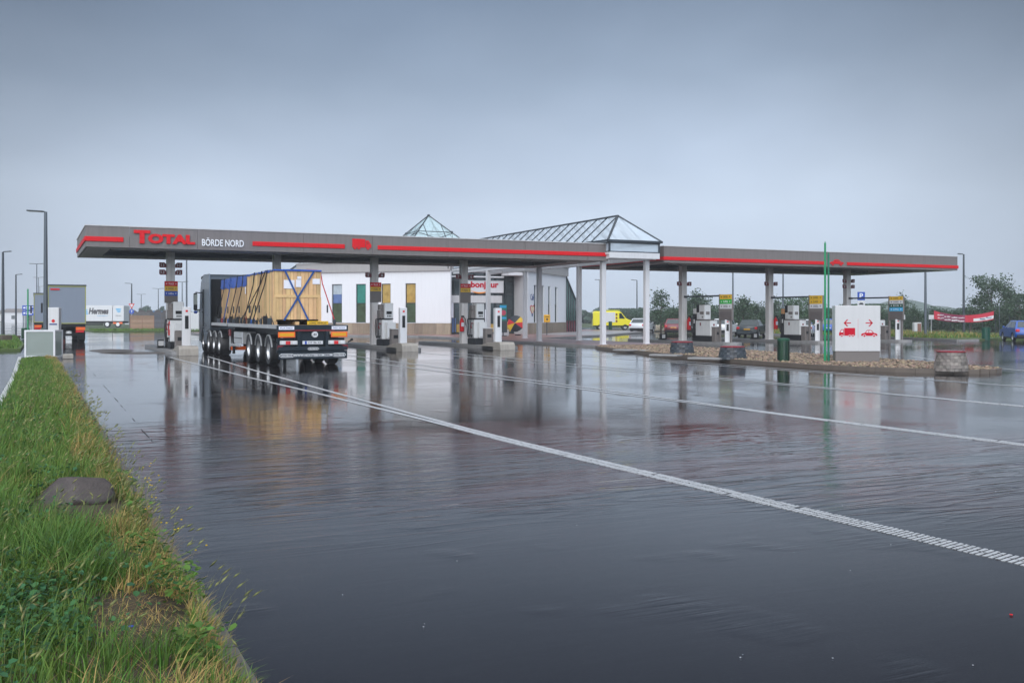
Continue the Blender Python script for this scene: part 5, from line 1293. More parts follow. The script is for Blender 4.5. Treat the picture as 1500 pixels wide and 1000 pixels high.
container("blue container behind the fences on the left", at(230, 160), 1.7, 2.2, 2.5, mat("container_blue", (.02, .16, .42), .5), rad(-20))
container("white container between the left island and the lorry's cab", at(281, 118), 1.9, 2.3, 2.2, M_white, rad(-15))
container("long pale container behind the arched fence", at(212, 200), 7, 2.4, 2.3, mat("container_grey", (.5, .52, .53), .5), rad(-20))
# ------------------------------------------------------------------ cars
def car(label, m, L_=4.2, Wd=1.75, Hh=1.45, hatch=True, plate=None, estate=False, group="parked cars round the station"):
    """local origin under the centre, nose towards +y"""
    r = root("parked_car", label, "car", group=group); h = L_ / 2; w2 = Wd / 2
    belt = Hh * .64; zb = .22; wr = .31; ya, yb = -h + .78, h - .82
    arch = lambda yc, n=8: [(yc + .37 * math.cos(t), .30 + .37 * math.sin(t)) for t in np.linspace(math.pi, 0, n)]
    prof = [(-h + .08, zb + .1)] + [(a, c) for a, c in arch(ya)] + [(a, c) for a, c in arch(yb)] + [(h - .1, zb + .08), (h, .45), (h - .06, .66), (h - .35, .80), (h - 1.05, belt - .02), (h - 1.2, belt)]
    rear = [(-h + (.14 if hatch else .5), belt), (-h + .04, belt - .14), (-h, .52)] if hatch else [(-h + .75, belt), (-h + .08, belt - .02), (-h + .02, belt - .2), (-h, .5)]
    P = prof + rear; b = MB()
    def sec(k): return [( (1 - .0) * a, c) for a, c in P]
    n = len(P); ring = []
    for x, ins in ((-w2, .05), (-w2 + .06, 0), (0, -.03), (w2 - .06, 0), (w2, .05)):
        ring.append([(x * (1 if c < belt - .1 else .965), a * (1 - ins * (.4 if abs(a) > h - .5 else 0)), c) for a, c in P])
    vs = [v for rg_ in ring for v in rg_]
    fs = [(k * n + i, k * n + (i + 1) % n, (k + 1) * n + (i + 1) % n, (k + 1) * n + i) for k in range(4) for i in range(n)] + [tuple(range(n)), tuple(range(4 * n, 5 * n))[::-1]]
    b.add(vs, fs); b.build("body", m, r, smooth=True, local=True)
    # cabin: pillars and roof in body colour, panes proud of it
    yr0, yr1 = (-h + .16, -h + (.32 if estate else .62)) if hatch else (-h + .72, -h + 1.25)
    yf0, yf1 = h - 1.22, h - 1.95
    xb, xt = w2 * .945, w2 * .72
    B = [(-xb, yr0, belt - .01), (xb, yr0, belt - .01), (xb, yf0, belt - .01), (-xb, yf0, belt - .01)]; T = [(-xt, yr1, Hh - .03), (xt, yr1, Hh - .03), (xt, yf1, Hh - .03), (-xt, yf1, Hh - .03)]
    Tm = [(-xt * .86, yr1 + .1, Hh), (xt * .86, yr1 + .1, Hh), (xt * .86, yf1 - .1, Hh), (-xt * .86, yf1 - .1, Hh)]
    b = MB(); b.add(B + T + Tm, [(0, 1, 5, 4), (1, 2, 6, 5), (2, 3, 7, 6), (3, 0, 4, 7), (4, 5, 9, 8), (5, 6, 10, 9), (6, 7, 11, 10), (7, 4, 8, 11), (8, 9, 10, 11)]); b.build("roof", m, r, smooth=False, local=True)
    def pane(nm, a, c, d, e, u0=.06, u1=.94, v0=.08, v1=.9, off=.012):
        a, c, d, e = map(Vector, (a, c, d, e)); nn = (c - a).cross(e - a).normalized()
        q = lambda u, v: (a.lerp(c, u)).lerp(e.lerp(d, u), v) + nn * off
        bb = MB(); bb.poly([q(u0, v0), q(u1, v0), q(u1, v1), q(u0, v1)]); bb.build(nm, M_carglass, r, local=True)
    pane("rear_window", B[0], B[1], T[1], T[0], .07, .93, .12, .9); pane("windscreen", B[2], B[3], T[3], T[2])
    ym = .52
    pane("side_window", B[1], B[2], T[2], T[1], .09, .50); pane("side_window", B[1], B[2], T[2], T[1], .53, .92); pane("side_window", B[3], B[0], T[0], T[3], .08, .47); pane("side_window", B[3], B[0], T[0], T[3], .50, .91)
    for sx in (-1, 1):
        for y in (ya, yb): wheel(sx * (w2 - .11), y, wr, .2, r, sx, .66, local=True)
        b = MB(); b.box((sx * (w2 - .15), -h + .06, belt - .17), (.26, .16, .2), 0, .04); b.build("tail_light", M_lens, r, local=True)
        b = MB(); b.box((sx * (w2 - .2), h - .16, .62), (.3, .2, .16), 0, .04); b.build("headlight", M_lgrey, r, local=True)
        b = MB(); b.box((sx * (w2 + .06), yf0 - .15, belt + .06), (.16, .1, .13), 0, .03); b.build("mirror", m, r, local=True)
    b = MB(); b.bx(-w2 + .08, w2 - .08, -h - .035, -h + .05, .25, .47, .03); b.build("rear_bumper", M_black if hatch else m, r, local=True)
    b = MB(); b.bx(-.26, .26, -h - .045 if not hatch else -h - .005, -h + .02, .6, .71, .004); o = b.build("number_plate", plate or M_white, r, local=True)
    b = MB(); b.bx(-w2 + .08, w2 - .08, -h + .15, h - .15, .2, .34); b.build("underbody", M_black, r, local=True)
    return r
paint = lambda n, c: mat(n, c, .3, 0, var=.05, coat=.35)
def put(c, px, D, rz): p = at(px, D); c.location = p; c.rotation_euler = (0, 0, rad(rz)); return c
put(car("dark saloon car with yellow number plate beside the middle right column", paint("car_dark", (.035, .045, .05)), 4.5, 1.78, 1.43, False, M_amber), 1101, 84.5, -49)
put(car("blue estate car behind the green poles", paint("car_blue", (.004, .085, .42)), 4.3, 1.75, 1.5, True, estate=True), 1213, 92, -44)
put(car("bright blue hatchback at the right edge beyond the dark green bin", paint("car_blue2", (.004, .075, .36)), 4.0, 1.7, 1.45, True), 1494, 70.5, -37)
put(car("dark red hatchback with yellow plate left of the first right column", paint("car_red", (.16, .008, .02)), 4.0, 1.7, 1.5, True, M_amber), 987, 95, -36)
put(car("white hatchback beyond the second white pavilion column", paint("car_silver", (.62, .65, .68)), 4.2, 1.75, 1.5, True), 941, 107, -50)
put(car("white hatchback behind the first car pump", paint("car_white", (.75, .76, .77)), 4.2, 1.75, 1.5, True), 1062, 92, -50)
put(car("pale hatchback behind the middle car pump", paint("car_white", (.75, .76, .77)), 4.2, 1.75, 1.48, True), 1176, 84, -46)
put(car("black hatchback with red lights between first column and first car pump", paint("car_black", (.02, .022, .025)), 4.0, 1.7, 1.45, True), 1013, 98, -40)
# yellow van, broadside
vp = at(896, 126); va = root("service_van", "yellow high roofed service van with white side panel and beacon bar", "van", vp, rad(-25.7))
M_vy = mat("van_yellow", (.85, .74, .005), .3, var=.05, coat=.5)
prof = [(-2.45, .4), (-2.45, 2.15), (-2.3, 2.34), (.75, 2.34), (1.05, 2.25), (1.75, 1.42), (2.4, 1.15), (2.5, .75), (2.48, .4)]
b = MB(); b.prism(prof, lambda a, c, d: (a, d, c), -.95, .95); o = b.build("body", M_vy, va, local=True); o.modifiers.new("b", 'BEVEL').width = .08
b = MB(); b.bx(-1.2, .35, -.962, -.952, .95, 2.2); b.build("side_panel", M_white, va, local=True)
b = MB(); b.prism([(.85, 1.4), (1.6, 1.4), (1.1, 2.1), (.85, 2.1)], lambda a, c, d: (a, d, c), -.965, -.953); b.build("side_window", M_carglass, va, local=True)
b = MB(); b.poly([(1.12, -.8, 2.2), (1.12, .8, 2.2), (1.76, .85, 1.46), (1.76, -.85, 1.46)]); [None]; w_ = b.build("windscreen", M_carglass, va, local=True); w_.location = (.03, 0, .03)
b = MB(); b.bx(-.9, 1.0, -.5, .5, 2.36, 2.5, .03); b.build("beacon_bar", mat("bar_lime", (.35, .38, .03), .4), va, local=True)
b = MB(); b.bx(-2.49, -2.46, -.8, -.1, 1.4, 2.1); b.bx(-2.49, -2.46, .1, .8, 1.4, 2.1); b.build("rear_window", M_carglass, va, local=True)
b = MB(); b.bx(-2.45, 2.5, -.97, -.955, .38, .55); b.bx(2.4, 2.53, -.9, .9, .4, .62, .03); b.build("sill_trim", M_black, va, local=True)
for k in range(3):
    b = MB(); b.bx(.42 + k * .0, .62, -.966, -.954, .95 + k * .42, 1.2 + k * .42); b.build("warning_stripe", M_dred, va, local=True)
for x in (-1.55, 1.6):
    for y in (-.86, .86):
        b = MB(); b.lathe([(.2, -.11), (.34, -.1), (.34, .1), (.2, .11)], (x, y, .34), 'y', 22, False); o = b.build("wheel", M_rubber, va, local=True); b = MB(); b.lathe([(.2, -.09), (.08, -.06), (0, -.08)], (x, y, .34), 'y', 14); b.build("rim", M_rim, o, local=True)
slat_bin("green bin standing in front of the yellow van", at(894, 118), 1.1, .2, M_dgreen)
slat_bin("tall dark green bin on the kerb beneath the right end of the banner", g(1444, 498.5), .95, .27, mat("bin_teal", (.01, .09, .06), .4, var=.2))

# ------------------------------------------------------------------ banner on the fence
pl, pr = at(1368, 86), at(1455.5, 86)
bn = root("banner", "sagging red banner with white lettering strung in front of the trees", "banner", (pl + pr) / 2)
dB = (pr - pl); LB = dB.length; uB = dB.normalized(); nB = Vector((uB.y, -uB.x, 0)); azB = math.atan2(uB.y, uB.x)
zc = lambda t: (2.22 * (1 - t) + 2.18 * t) - .42 * (1 - (2 * t - 1) ** 2) * .9
hB = lambda t: .60 + .12 * abs(2 * t - 1)
def ban(t0, t1, v0, v1, m, dep, name, parent, ripple=True):
    b = MB(); n = 24; vs = []
    for s in (0, 1):
        for i in range(n + 1):
            t = t0 + (t1 - t0) * i / n
            for v in (v0, v1):
                q = pl + dB * t + nB * (dep + s * -.004 + .03 * math.sin(t * 23) * math.sin(v * 3 + t * 4)); vs.append((q.x, q.y, zc(t) - hB(t) * v))
    k = 2 * (n + 1); fs = []
    for s in (0, k): fs += [(s + 2 * i, s + 2 * i + 1, s + 2 * i + 3, s + 2 * i + 2) for i in range(n)]
    b.add(vs, fs); return b.build(name, m, parent)
cloth = ban(0, 1, 0, 1, mat("banner_red", (.50, .02, .045), .5, var=.2, scale=.6), 0, "cloth", bn)
ban(.1, .52, .02, .98, mat("banner_maroon", (.20, .015, .06), .5, var=.2), .02, "dark_field", cloth)
ban(.66, .995, .5, .88, M_white, .025, "white_field", cloth)
def ban_text(s, t, v, h, w_, m):
    for k, word in enumerate(s):
        tt = t + k * .0; q = pl + dB * (t + w_ * (k + .5) / len(s)) + nB * .06; text(word, (q.x, q.y, zc(t + w_ * (k + .5) / len(s)) - hB(t) * v), h, m, cloth, rz=azB, w=LB * w_ / len(s) * .88, ext=.01, bold=.01)
ban_text(["Bonjour", "in der", "tollen", "Atmosphäre"], .05, .44, .15, .46, M_ltext); ban_text(["die gute", "neue Idee", "zum", "Rasten"], .05, .80, .15, .46, M_ltext)
ban_text(["Raststätte", "Nord"], .76, .76, .13, .2, M_navy)
b = MB()
for q, s in ((pl, -1), (pr, 1)):
    e = q + uB * s * .5; b.cyl((e.x, e.y, 0), (e.x, e.y, 2.6), .03); t = 0 if s < 0 else 1
    b.tube([(q.x, q.y, zc(t)), (e.x, e.y, 2.45)], .01, 5); b.tube([(q.x, q.y, zc(t) - hB(t)), (e.x, e.y, zc(t) - hB(t) - .05)], .01, 5)
b.build("banner_post", M_lamp, bn)
# mesh fence behind, dark posts and rails
mf_ = root("mesh_fence", "dark wire mesh fence running in front of the trees on the right", "fence", at(1300, 100))
pts = [at(1500, 82), at(1420, 90), at(1340, 97), at(1260, 106), at(1170, 113), at(1080, 118), at(990, 124)]
b = MB(); wb_ = MB()
for p, q in zip(pts, pts[1:]):
    n = int((q - p).length / 2.5) + 1
    for k in range(n): e = p.lerp(q, k / n); b.cyl((e.x, e.y, 0), (e.x, e.y, 1.75), .03, n=6)
    for z in np.arange(.15, 1.7, .14): wb_.bar((p.x, p.y, z), (q.x, q.y, z), .009)
b.build("post", M_dsteel, mf_); wb_.build("wire_mesh", M_dsteel, mf_)
for px, lab in ((1322, "small white notice on the fence right of the fuel sign"), (1364, "white double notice on the fence left of the banner")):
    p = at(px, 88); b = MB(); b.bx(-.22, .22, -.02, 0, 1.45, 1.85); b.bx(-.02, .02, .002, .03, 0, 1.85); o = b.build("notice_board", M_white); o.location = p; o.rotation_euler = (0, 0, rad(-25)); tag(o, lab, "notice", "white notices by the fence")
p = at(1343, 93); r = root("wayside_box", "pale cabinet with rusty door on the grass under the canopy's right end", "cabinet", p, rad(-20))
b = MB(); b.bx(-.35, .35, -.2, .2, 0, 1.15, .02); b.build("body", M_lgrey, r, local=True); b = MB(); b.bx(-.05, .3, -.215, -.202, .1, 1.05); b.build("door", mat("rusty", (.22, .10, .07), .6, var=.3), r, local=True)

# ------------------------------------------------------------------ entrance things
pu = at(754.5, 83, .12); um = root("parasol", "black, red and yellow segmented parasol leaning open by the shop entrance", "parasol", pu)
axis = Vector((-S_ * .9 - .35, -C_, .30)).normalized(); tip = pu + Vector((0, 0, 1.05)) + axis * .05
up = Vector((0, 0, 1)); xx = up.cross(axis).normalized(); yy_ = axis.cross(xx)
cols_ = [mat("parasol_yellow", (.72, .45, .01), .5), mat("parasol_black", (.015, .02, .03), .5), mat("parasol_red", (.6, .01, .02), .5)]
for i in range(8):
    b = MB(); a0 = 2 * math.pi * i / 8 + .2; a1 = 2 * math.pi * (i + 1) / 8 + .2; R = .72
    rim = lambda t, rr=1: tip - axis * .26 * rr + (xx * math.cos(t) + yy_ * math.sin(t)) * R * rr
    am = (a0 + a1) / 2; mid = tip - axis * .12 + (xx * math.cos(am) + yy_ * math.sin(am)) * R * .45
    b.add([tip, rim(a0), rim(am) * .98 + tip * .02, rim(a1), mid], [(0, 1, 4), (1, 2, 4), (2, 3, 4), (3, 0, 4)]); b.build("canopy_segment", cols_[(0, 1, 1, 2, 0, 1, 1, 2)[i]], um)
b = MB(); b.cyl(tip + axis * .05, tip - axis * 1.1, .018); b.cyl(tip - axis * 1.1, (tip.x - axis.x * 1.1, tip.y - axis.y * 1.1, .13), .02); b.build("pole", M_lgrey, um)
b = MB(); e = tip - axis * 1.1; b.cyl((e.x, e.y, .121), (e.x, e.y, .2), .25); b.build("base", M_black, um)
pp = at(737, 81, .12); r = root("poster_stand", "upright poster stand with pink picture left of the striped parasol", "poster stand", pp, rad(-22))
b = MB(); b.bx(-.33, .33, -.04, .04, .3, 2.6, .01); b.bx(-.3, .3, -.25, .25, 0, .06, .01); b.bx(-.05, .05, -.03, .03, .06, .3); b.build("frame", M_frame, r, local=True)
b = MB(); b.bx(-.29, .29, -.05, -.042, 1.25, 2.55); o = b.build("poster", POST[1], r, local=True)
b = MB(); b.bx(-.27, .27, -.055, -.051, 2.3, 2.5); b.build("poster_text", M_cyan, o, local=True); b = MB(); b.bx(-.1, .27, -.055, -.051, 1.4, 1.55); b.build("poster_text", M_cyan, o, local=True); b = MB(); b.prism(disc2d(.02, 1.9, .22, 14), lambda a, c, d: (a, -d, c), .051, .056); b.build("poster_picture", mat("pink", (.6, .08, .14), .4), o, local=True)
b = MB(); b.bx(-.3, .3, -.2, .2, .0, .5, .02); o = b.build("white_crate", M_lgrey); o.location = at(739.5, 82.5, .12); tag(o, "low white box on the paving below the poster stand", "box")
p = at(801, 84, .12); r = root("letter_box", "yellow letter box on a post in front of the right wing", "letter box", p, rad(-20))
b = MB(); b.bx(-.03, .03, -.03, .03, 0, 1.1); b.build("post", M_dsteel, r, local=True); b = MB(); b.bx(-.26, .26, -.18, .18, 1.1, 1.75, .06, 2); o = b.build("box", mat("post_yellow", (.8, .42, .01), .35, coat=.3), r, local=True); b = MB(); b.bx(-.16, .16, -.187, -.181, 1.55, 1.6); b.prism(disc2d(0, 1.36, .09, 12), lambda a, c, d: (a, -d, c), .181, .187); b.build("slot", M_ktext, o, local=True)
# ------------------------------------------------------------------ vegetation
def leafmat(name, c0, c1, island=.35, rough=.55, trans=.25):
    m = mat(name, c0, rough, var=.0, scale=.9, island=island, col2=c1, spec=.35)
    N = m.node_tree.nodes; L = m.node_tree.links; b = N["Principled BSDF"]
    t = N.new("ShaderNodeBsdfTranslucent"); src = b.inputs["Base Color"].links[0].from_socket; L.new(src, t.inputs[0])
    mx = N.new("ShaderNodeMixShader"); mx.inputs[0].default_value = trans; L.new(b.outputs[0], mx.inputs[1]); L.new(t.outputs[0], mx.inputs[2]); L.new(mx.outputs[0], N["Material Output"].inputs["Surface"])
    return m
M_blade = leafmat("grass_blade", (.062, .145, .020), (.165, .265, .045), .5)
M_lush = leafmat("lush_grass", (.05, .13, .018), (.12, .21, .035), .45)
M_dry = leafmat("dry_grass", (.33, .22, .065), (.48, .35, .13), .4)
M_seed = leafmat("seed_head", (.17, .20, .06), (.33, .32, .13), .3)
M_weed = leafmat("weed_leaf", (.018, .085, .03), (.05, .15, .045), .5)
M_flow = leafmat("flower_yellow", (.65, .45, .01), (.75, .55, .02), .1)
def blades(name, x, y, z, hgt, wid, lean, az, m, seg=3):
    """curved tapered grass blades: arrays of root positions, heights, widths, lean and azimuth"""
    n = len(x); ts = np.linspace(0, 1, seg + 1)
    fa = az + rng.uniform(-.9, .9, n) + math.pi / 2; dx, dy = np.cos(az), np.sin(az); sx, sy = np.cos(fa) * wid / 2, np.sin(fa) * wid / 2
    V = np.zeros((n, 2 * seg + 1, 3))
    for k, t in enumerate(ts):
        cx = x + dx * lean * hgt * t ** 2; cy = y + dy * lean * hgt * t ** 2; cz = z + hgt * (t - .28 * lean * t ** 2); w_ = (1 - t) ** .7 if t < 1 else 0
        if k < seg:
            V[:, 2 * k] = np.stack([cx - sx * w_, cy - sy * w_, cz], 1); V[:, 2 * k + 1] = np.stack([cx + sx * w_, cy + sy * w_, cz], 1)
        else: V[:, 2 * k] = np.stack([cx, cy, cz], 1)
    tri = []
    for k in range(seg - 1): a = 2 * k; tri += [(a, a + 1, a + 3), (a, a + 3, a + 2)]
    a = 2 * (seg - 1); tri.append((a, a + 1, a + 2))
    Fc = (np.array(tri)[None] + (np.arange(n) * (2 * seg + 1))[:, None, None]).reshape(-1, 3)
    return struct(fast_mesh(name, V.reshape(-1, 3), Fc, m), "stuff")
def vnoise(x, y, s, seed=0):
    return .5 + .25 * (np.sin(x * s + seed) * np.cos(y * s * 1.3 + seed * 2) + np.sin(x * s * 2.3 + y * s * 1.7 + seed * 3)) + .12 * np.sin(x * s * 5 + y * s * 4.1 + seed)
def scatter(n, y0, y1, x0=None, x1=.86, pw=1.0):
    y = y0 + (y1 - y0) * rng.uniform(0, 1, n) ** pw
    xl = np.array([VX0(v) for v in y]) + .03 if x0 is None else np.full(n, x0)
    x = xl + (x1 - xl) * rng.uniform(0, 1, n); return x, y
def zground(x, y): return np.array([.02 + max(0, vz(a, c)) for a, c in zip(x, y)])
def bare(x, y): return (((x - .54) / .26) ** 2 + ((y - 5.95) / .55) ** 2 < 1) | (((x - .50) / .22) ** 2 + ((y - 7.6) / .35) ** 2 < 1)
def bunch(n, y0, y1, hm, hs, wd, m, name, cut=.0, seed=0, leanr=(.2, .8), x0=None, x1=.82, pw=1.0, tuft=.10):
    c = max(8, n // 14); cx, cy = scatter(c, y0, y1, x0, x1, pw); i = rng.integers(0, c, n)
    th = rng.uniform(0, 6.283, n); rr = tuft * np.sqrt(rng.uniform(0, 1, n)); x = cx[i] + rr * np.cos(th); y = cy[i] + rr * np.sin(th)
    k = (vnoise(x, y, 2.1, seed) > cut) & ~bare(x, y) & (x < x1 + .02) & ((((x - .36) / .42) ** 2 + ((y - 9.6) / .75) ** 2) > 1); x, y, th = x[k], y[k], th[k]; n = len(x)
    sc = rng.lognormal(0, .28, c)[i[k]]
    h = np.clip(rng.normal(hm, hs, n), hm * .35, hm * 2) * np.clip(sc, .5, 1.7) * (1 - .45 * np.clip((x - .6) / .35, 0, 1)) * (1 - .6 * np.clip((y - 36) / 8, 0, 1))
    az = np.where(rng.uniform(0, 1, n) < .45, th, rng.normal(.3, .9, n))
    return blades(name, x, y, zground(x, y) - .01, h, np.full(n, wd) * rng.uniform(.7, 1.3, n), rng.uniform(*leanr, n), az, m)
bunch(12000, 4.3, 9, .125, .04, .0065, M_blade, "grass", .18, 1)
bunch(6500, 4.3, 9.5, .17, .05, .0065, M_lush, "tall_grass", .45, 4)
bunch(16000, 9, 17, .14, .05, .009, M_blade, "grass", .12, 2)
bunch(8000, 8.3, 16, .19, .06, .009, M_lush, "tall_grass", .42, 5)
bunch(16000, 17, 30, .16, .05, .014, M_blade, "grass", .1, 3)
bunch(9000, 30, 44.2, .13, .05, .022, M_blade, "grass", .1, 3)
bunch(7000, 16, 40, .19, .06, .016, M_lush, "tall_grass", .5, 6)
bunch(2600, 6.7, 8.1, .21, .05, .0075, M_lush, "tall_grass", .0, 14, (.3, 1.0), -.1, .55, 1.0, .13)
bunch(450, 4.3, 6.4, .085, .04, .006, M_dry, "dry_grass", .0, 15, (.6, 1.4), .74, .93, 1.0, .08)
bunch(900, 4.3, 7.4, .10, .04, .006, M_blade, "grass", .0, 16, (.6, 1.4), .74, .92, 1.0, .08)
# drier fringe along the kerb
bunch(7000, 4.3, 12, .13, .05, .006, M_dry, "dry_grass", .22, 7, (.5, 1.3), .5, .87)
bunch(9000, 12, 46, .15, .05, .012, M_dry, "dry_grass", .2, 8, (.4, 1.0), .44, .88)
bunch(5000, 4.3, 24, .13, .04, .006, M_dry, "dry_grass", .45, 9, (.4, 1.2))
# bare patch: straw and crumbs
n = 500; x = .54 + .28 * rng.normal(0, .5, n); y = 5.95 + .6 * rng.normal(0, .5, n)
blades("dry_grass", x, y, zground(x, y), rng.uniform(.03, .08, n), np.full(n, .004), rng.uniform(1.2, 2.2, n), rng.uniform(0, 6.28, n), M_dry, 2)
# seed heads (wall barley): thin stalk, bristly spindle
def seed_heads(n, y0, y1, hm, s, x0=None, x1=.97):
    x, y = scatter(n, y0, y1, x0, x1); k = (vnoise(x, y, 1.7, 11) > .42) & ~bare(x, y); x, y = x[k], y[k]; n = len(x); z = zground(x, y)
    h = rng.normal(hm, .05, n); az = rng.normal(.2, 1.0, n); ln = rng.uniform(.15, .6, n)
    blades("grass_stalk", x, y, z, h, np.full(n, .0035 * s), ln, az, M_seed, 3)
    tx_, ty_, tz_ = x + np.cos(az) * ln * h, y + np.sin(az) * ln * h, z + h * (1 - .28 * ln)
    V = []; Fs = []; c = 0
    for i in range(n):
        d = np.array([math.cos(az[i]) * (.5 + ln[i]), math.sin(az[i]) * (.5 + ln[i]), .75 - ln[i] * .5]); d /= np.linalg.norm(d)
        u = np.cross(d, [0, 0, 1]); u /= np.linalg.norm(u) + 1e-6; v = np.cross(d, u); L0 = rng.uniform(.05, .085); r0 = .0075 * s
        p = np.array([tx_[i], ty_[i], tz_[i]]) - d * .02
        pts = [p] + [p + d * L0 * .45 + (u * math.cos(t) + v * math.sin(t)) * r0 for t in (0, 2.09, 4.19)] + [p + d * L0]
        V += pts; Fs += [(c, c + 1, c + 2), (c, c + 2, c + 3), (c, c + 3, c + 1), (c + 4, c + 2, c + 1), (c + 4, c + 3, c + 2), (c + 4, c + 1, c + 3)]; c += 5
        for q in range(5):
            e = p + d * L0 * rng.uniform(.3, .8); f2 = e + d * .05 + (u * rng.normal(0, 1) + v * rng.normal(0, 1)) * .018
            V += [e, e + u * .0014 * s, f2]; Fs.append((c, c + 1, c + 2)); c += 3
    struct(fast_mesh("seed_heads", np.array(V), np.array(Fs), M_seed), "stuff")
seed_heads(560, 4.6, 14, .27, 1.0); seed_heads(700, 14, 30, .27, 1.7); seed_heads(350, 6, 20, .2, 1.1, .6)
# low broad leaved weeds
def weeds(name, P, rr, cnt, size, m, hz):
    V = []; Fs = []; c = 0
    for (cx, cy) in P:
        for _ in range(cnt):
            t = random.uniform(0, 6.28); r_ = rr * math.sqrt(random.random()); x, y = cx + r_ * math.cos(t), cy + r_ * math.sin(t)
            if x > 1.02: continue
            z = .04 + (vz(x, y) if x < .87 else 0) + random.uniform(.01, hz); s = size * random.uniform(.5, 1.4); a = random.uniform(0, 6.28); tl = random.uniform(-.6, .6); t2 = random.uniform(-.5, .5)
            ca, sa = math.cos(a), math.sin(a)
            for (u, v) in ((-.1, 0), (.3, .42), (.8, .36), (1, 0), (.8, -.36), (.3, -.42)):
                X, Y = u * s, v * s; V.append((x + X * ca - Y * sa, y + X * sa + Y * ca, z + X * tl + abs(Y) * .35 + Y * t2))
            Fs += [(c, c + 1, c + 2), (c, c + 2, c + 3), (c, c + 3, c + 4), (c, c + 4, c + 5)]; c += 6
    struct(fast_mesh(name, np.array(V), np.array(Fs), m), "stuff")
weeds("weeds", [(random.uniform(-.35, .25), random.uniform(4.7, 7.5)) for _ in range(26)], .28, 70, .032, M_weed, .12)
weeds("weeds", [(random.uniform(-.5, .9), random.uniform(6, 22)) for _ in range(34)], .25, 40, .036, M_weed, .14)
weeds("weeds", [(.74, 5.0), (.8, 6.1), (.74, 7.4), (.82, 8.9), (.8, 10.5), (.84, 6.6)], .14, 90, .034, M_lush, .20)
# flowering stems over the kerb
V = []; Fs = []; c = 0; pts = []
for i in range(11):
    x0, y0 = random.uniform(.74, .93), random.uniform(5.0, 10.5); h = random.uniform(.18, .36); ax_, ay_ = random.uniform(-.05, .28), random.uniform(-.15, .15)
    pts.append((x0, y0, h, ax_, ay_))
b = MB(); fl = MB()
for (x0, y0, h, ax_, ay_) in pts:
    P = [(x0 + ax_ * t * t, y0 + ay_ * t * t, .05 + h * t) for t in (0, .35, .7, 1)]; b.tube(P, [.003, .0025, .002, .0015], 4)
    for k in range(3):
        e = Vector(P[-1]) + Vector((random.uniform(-.04, .04), random.uniform(-.04, .04), random.uniform(-.05, .02)))
        if random.random() < .55: fl.lathe([(0, -.004), (.0075, 0), (.006, .005), (0, .006)], e, n=6)
struct(b.build("flower_stems", M_lush), "stuff"); struct(fl.build("yellow_flowers", M_flow), "stuff")
# rock
bm = bmesh.new(); bmesh.ops.create_icosphere(bm, subdivisions=4, radius=1)
from mathutils import noise as mn
for v in bm.verts:
    p = v.co.copy(); d = 1 + .16 * mn.noise(p * 1.3 + Vector((3, 1, 7))) + .05 * mn.noise(p * 4) + .015 * mn.noise(p * 11)
    for nrm, lim in ((Vector((-.3, -.75, .55)).normalized(), .72), (Vector((.65, -.5, .6)).normalized(), .70), (Vector((.1, .4, .95)).normalized(), .74), (Vector((-.8, .1, .6)).normalized(), .78)):
        q = p * d; e = q.dot(nrm)
        if e > lim: p = (q - nrm * (e - lim) * .85) / d
    v.co = p * d
me = bpy.data.meshes.new("boulder"); bm.to_mesh(me); bm.free(); me.shade_smooth()
me.materials.append(mat("boulder", (.045, .036, .033), .38, var=.35, scale=4, bump=.012, bscale=18, col2=(.085, .065, .058)))
rk = bpy.data.objects.new("boulder", me); C.objects.link(rk); rk.location = at(110, 9.15, .13); rk.scale = (.345, .28, .22); rk.rotation_euler = (0, rad(-6), rad(-20))
tag(rk, "brown boulder lying in the tall grass of the verge", "rock")
b = MB(); b.cyl((0, 0, 0), (0, 0, .012), .016, .014, 12); o = b.build("bottle_cap", M_blue); o.location = at(192, 5.55, .06); tag(o, "small blue bottle cap on the bare soil of the verge", "bottle cap")
# white petals and grit scattered on the wet road
V = []; Fs = []
for i in range(80):
    y = random.uniform(3.5, 16); x = random.uniform(1.2, 12); s = random.uniform(.002, .0055); a = random.uniform(0, 6.28)
    for k in range(5): V.append((x + s * math.cos(a + k * 1.2566), y + s * 1.2 * math.sin(a + k * 1.2566), .006))
    Fs += [(5 * i, 5 * i + 1, 5 * i + 2), (5 * i, 5 * i + 2, 5 * i + 3), (5 * i, 5 * i + 3, 5 * i + 4)]
struct(fast_mesh("petals", np.array(V), np.array(Fs), mat("petal", (.55, .56, .58), .5)), "stuff")
b = MB(); b.lathe([(0, 0), (.009, .002), (.011, .006), (0, .009)], (0, 0, .002), n=8); o = b.build("red_scrap", M_red); o.location = g(1481, 901); tag(o, "tiny red scrap lying on the wet asphalt at the lower right", "litter")
# grass on the banks
def bank_grass(n, poly, h, wd, m, name):
    P = [Vector(p) for p in poly]; xs = [p.x for p in P]; ys = [p.y for p in P]; X = []; Y = []
    while len(X) < n:
        a, c = random.uniform(min(xs), max(xs)), random.uniform(min(ys), max(ys))
        if inside(a, c, P): X.append(a); Y.append(c)
    X = np.array(X); Y = np.array(Y)
    return blades(name, X, Y, np.full(n, .1), rng.uniform(.5, 1.5, n) * h, np.full(n, wd), rng.uniform(.2, .8, n), rng.uniform(0, 6.28, n), m, 2)
bank_grass(9000, [(-3.5, 56.3), (-.7, 56.3), (-.6, 66), (-1.3, 91), (-4, 91)], .18, .05, M_blade, "grass")
NEARR = [(74, 121), (67.5, 101), (62.1, 79), (61.6, 62), (60, 52.5), (70, 53), (82, 80), (90, 120)]
bank_grass(26000, NEARR, .26, .07, M_blade, "grass"); bank_grass(7000, NEARR, .35, .06, M_dry, "dry_grass")
bank_grass(4000, [(6.2, 118.3), (34, 118.3), (34, 130), (6, 130)], .2, .07, M_blade, "grass")

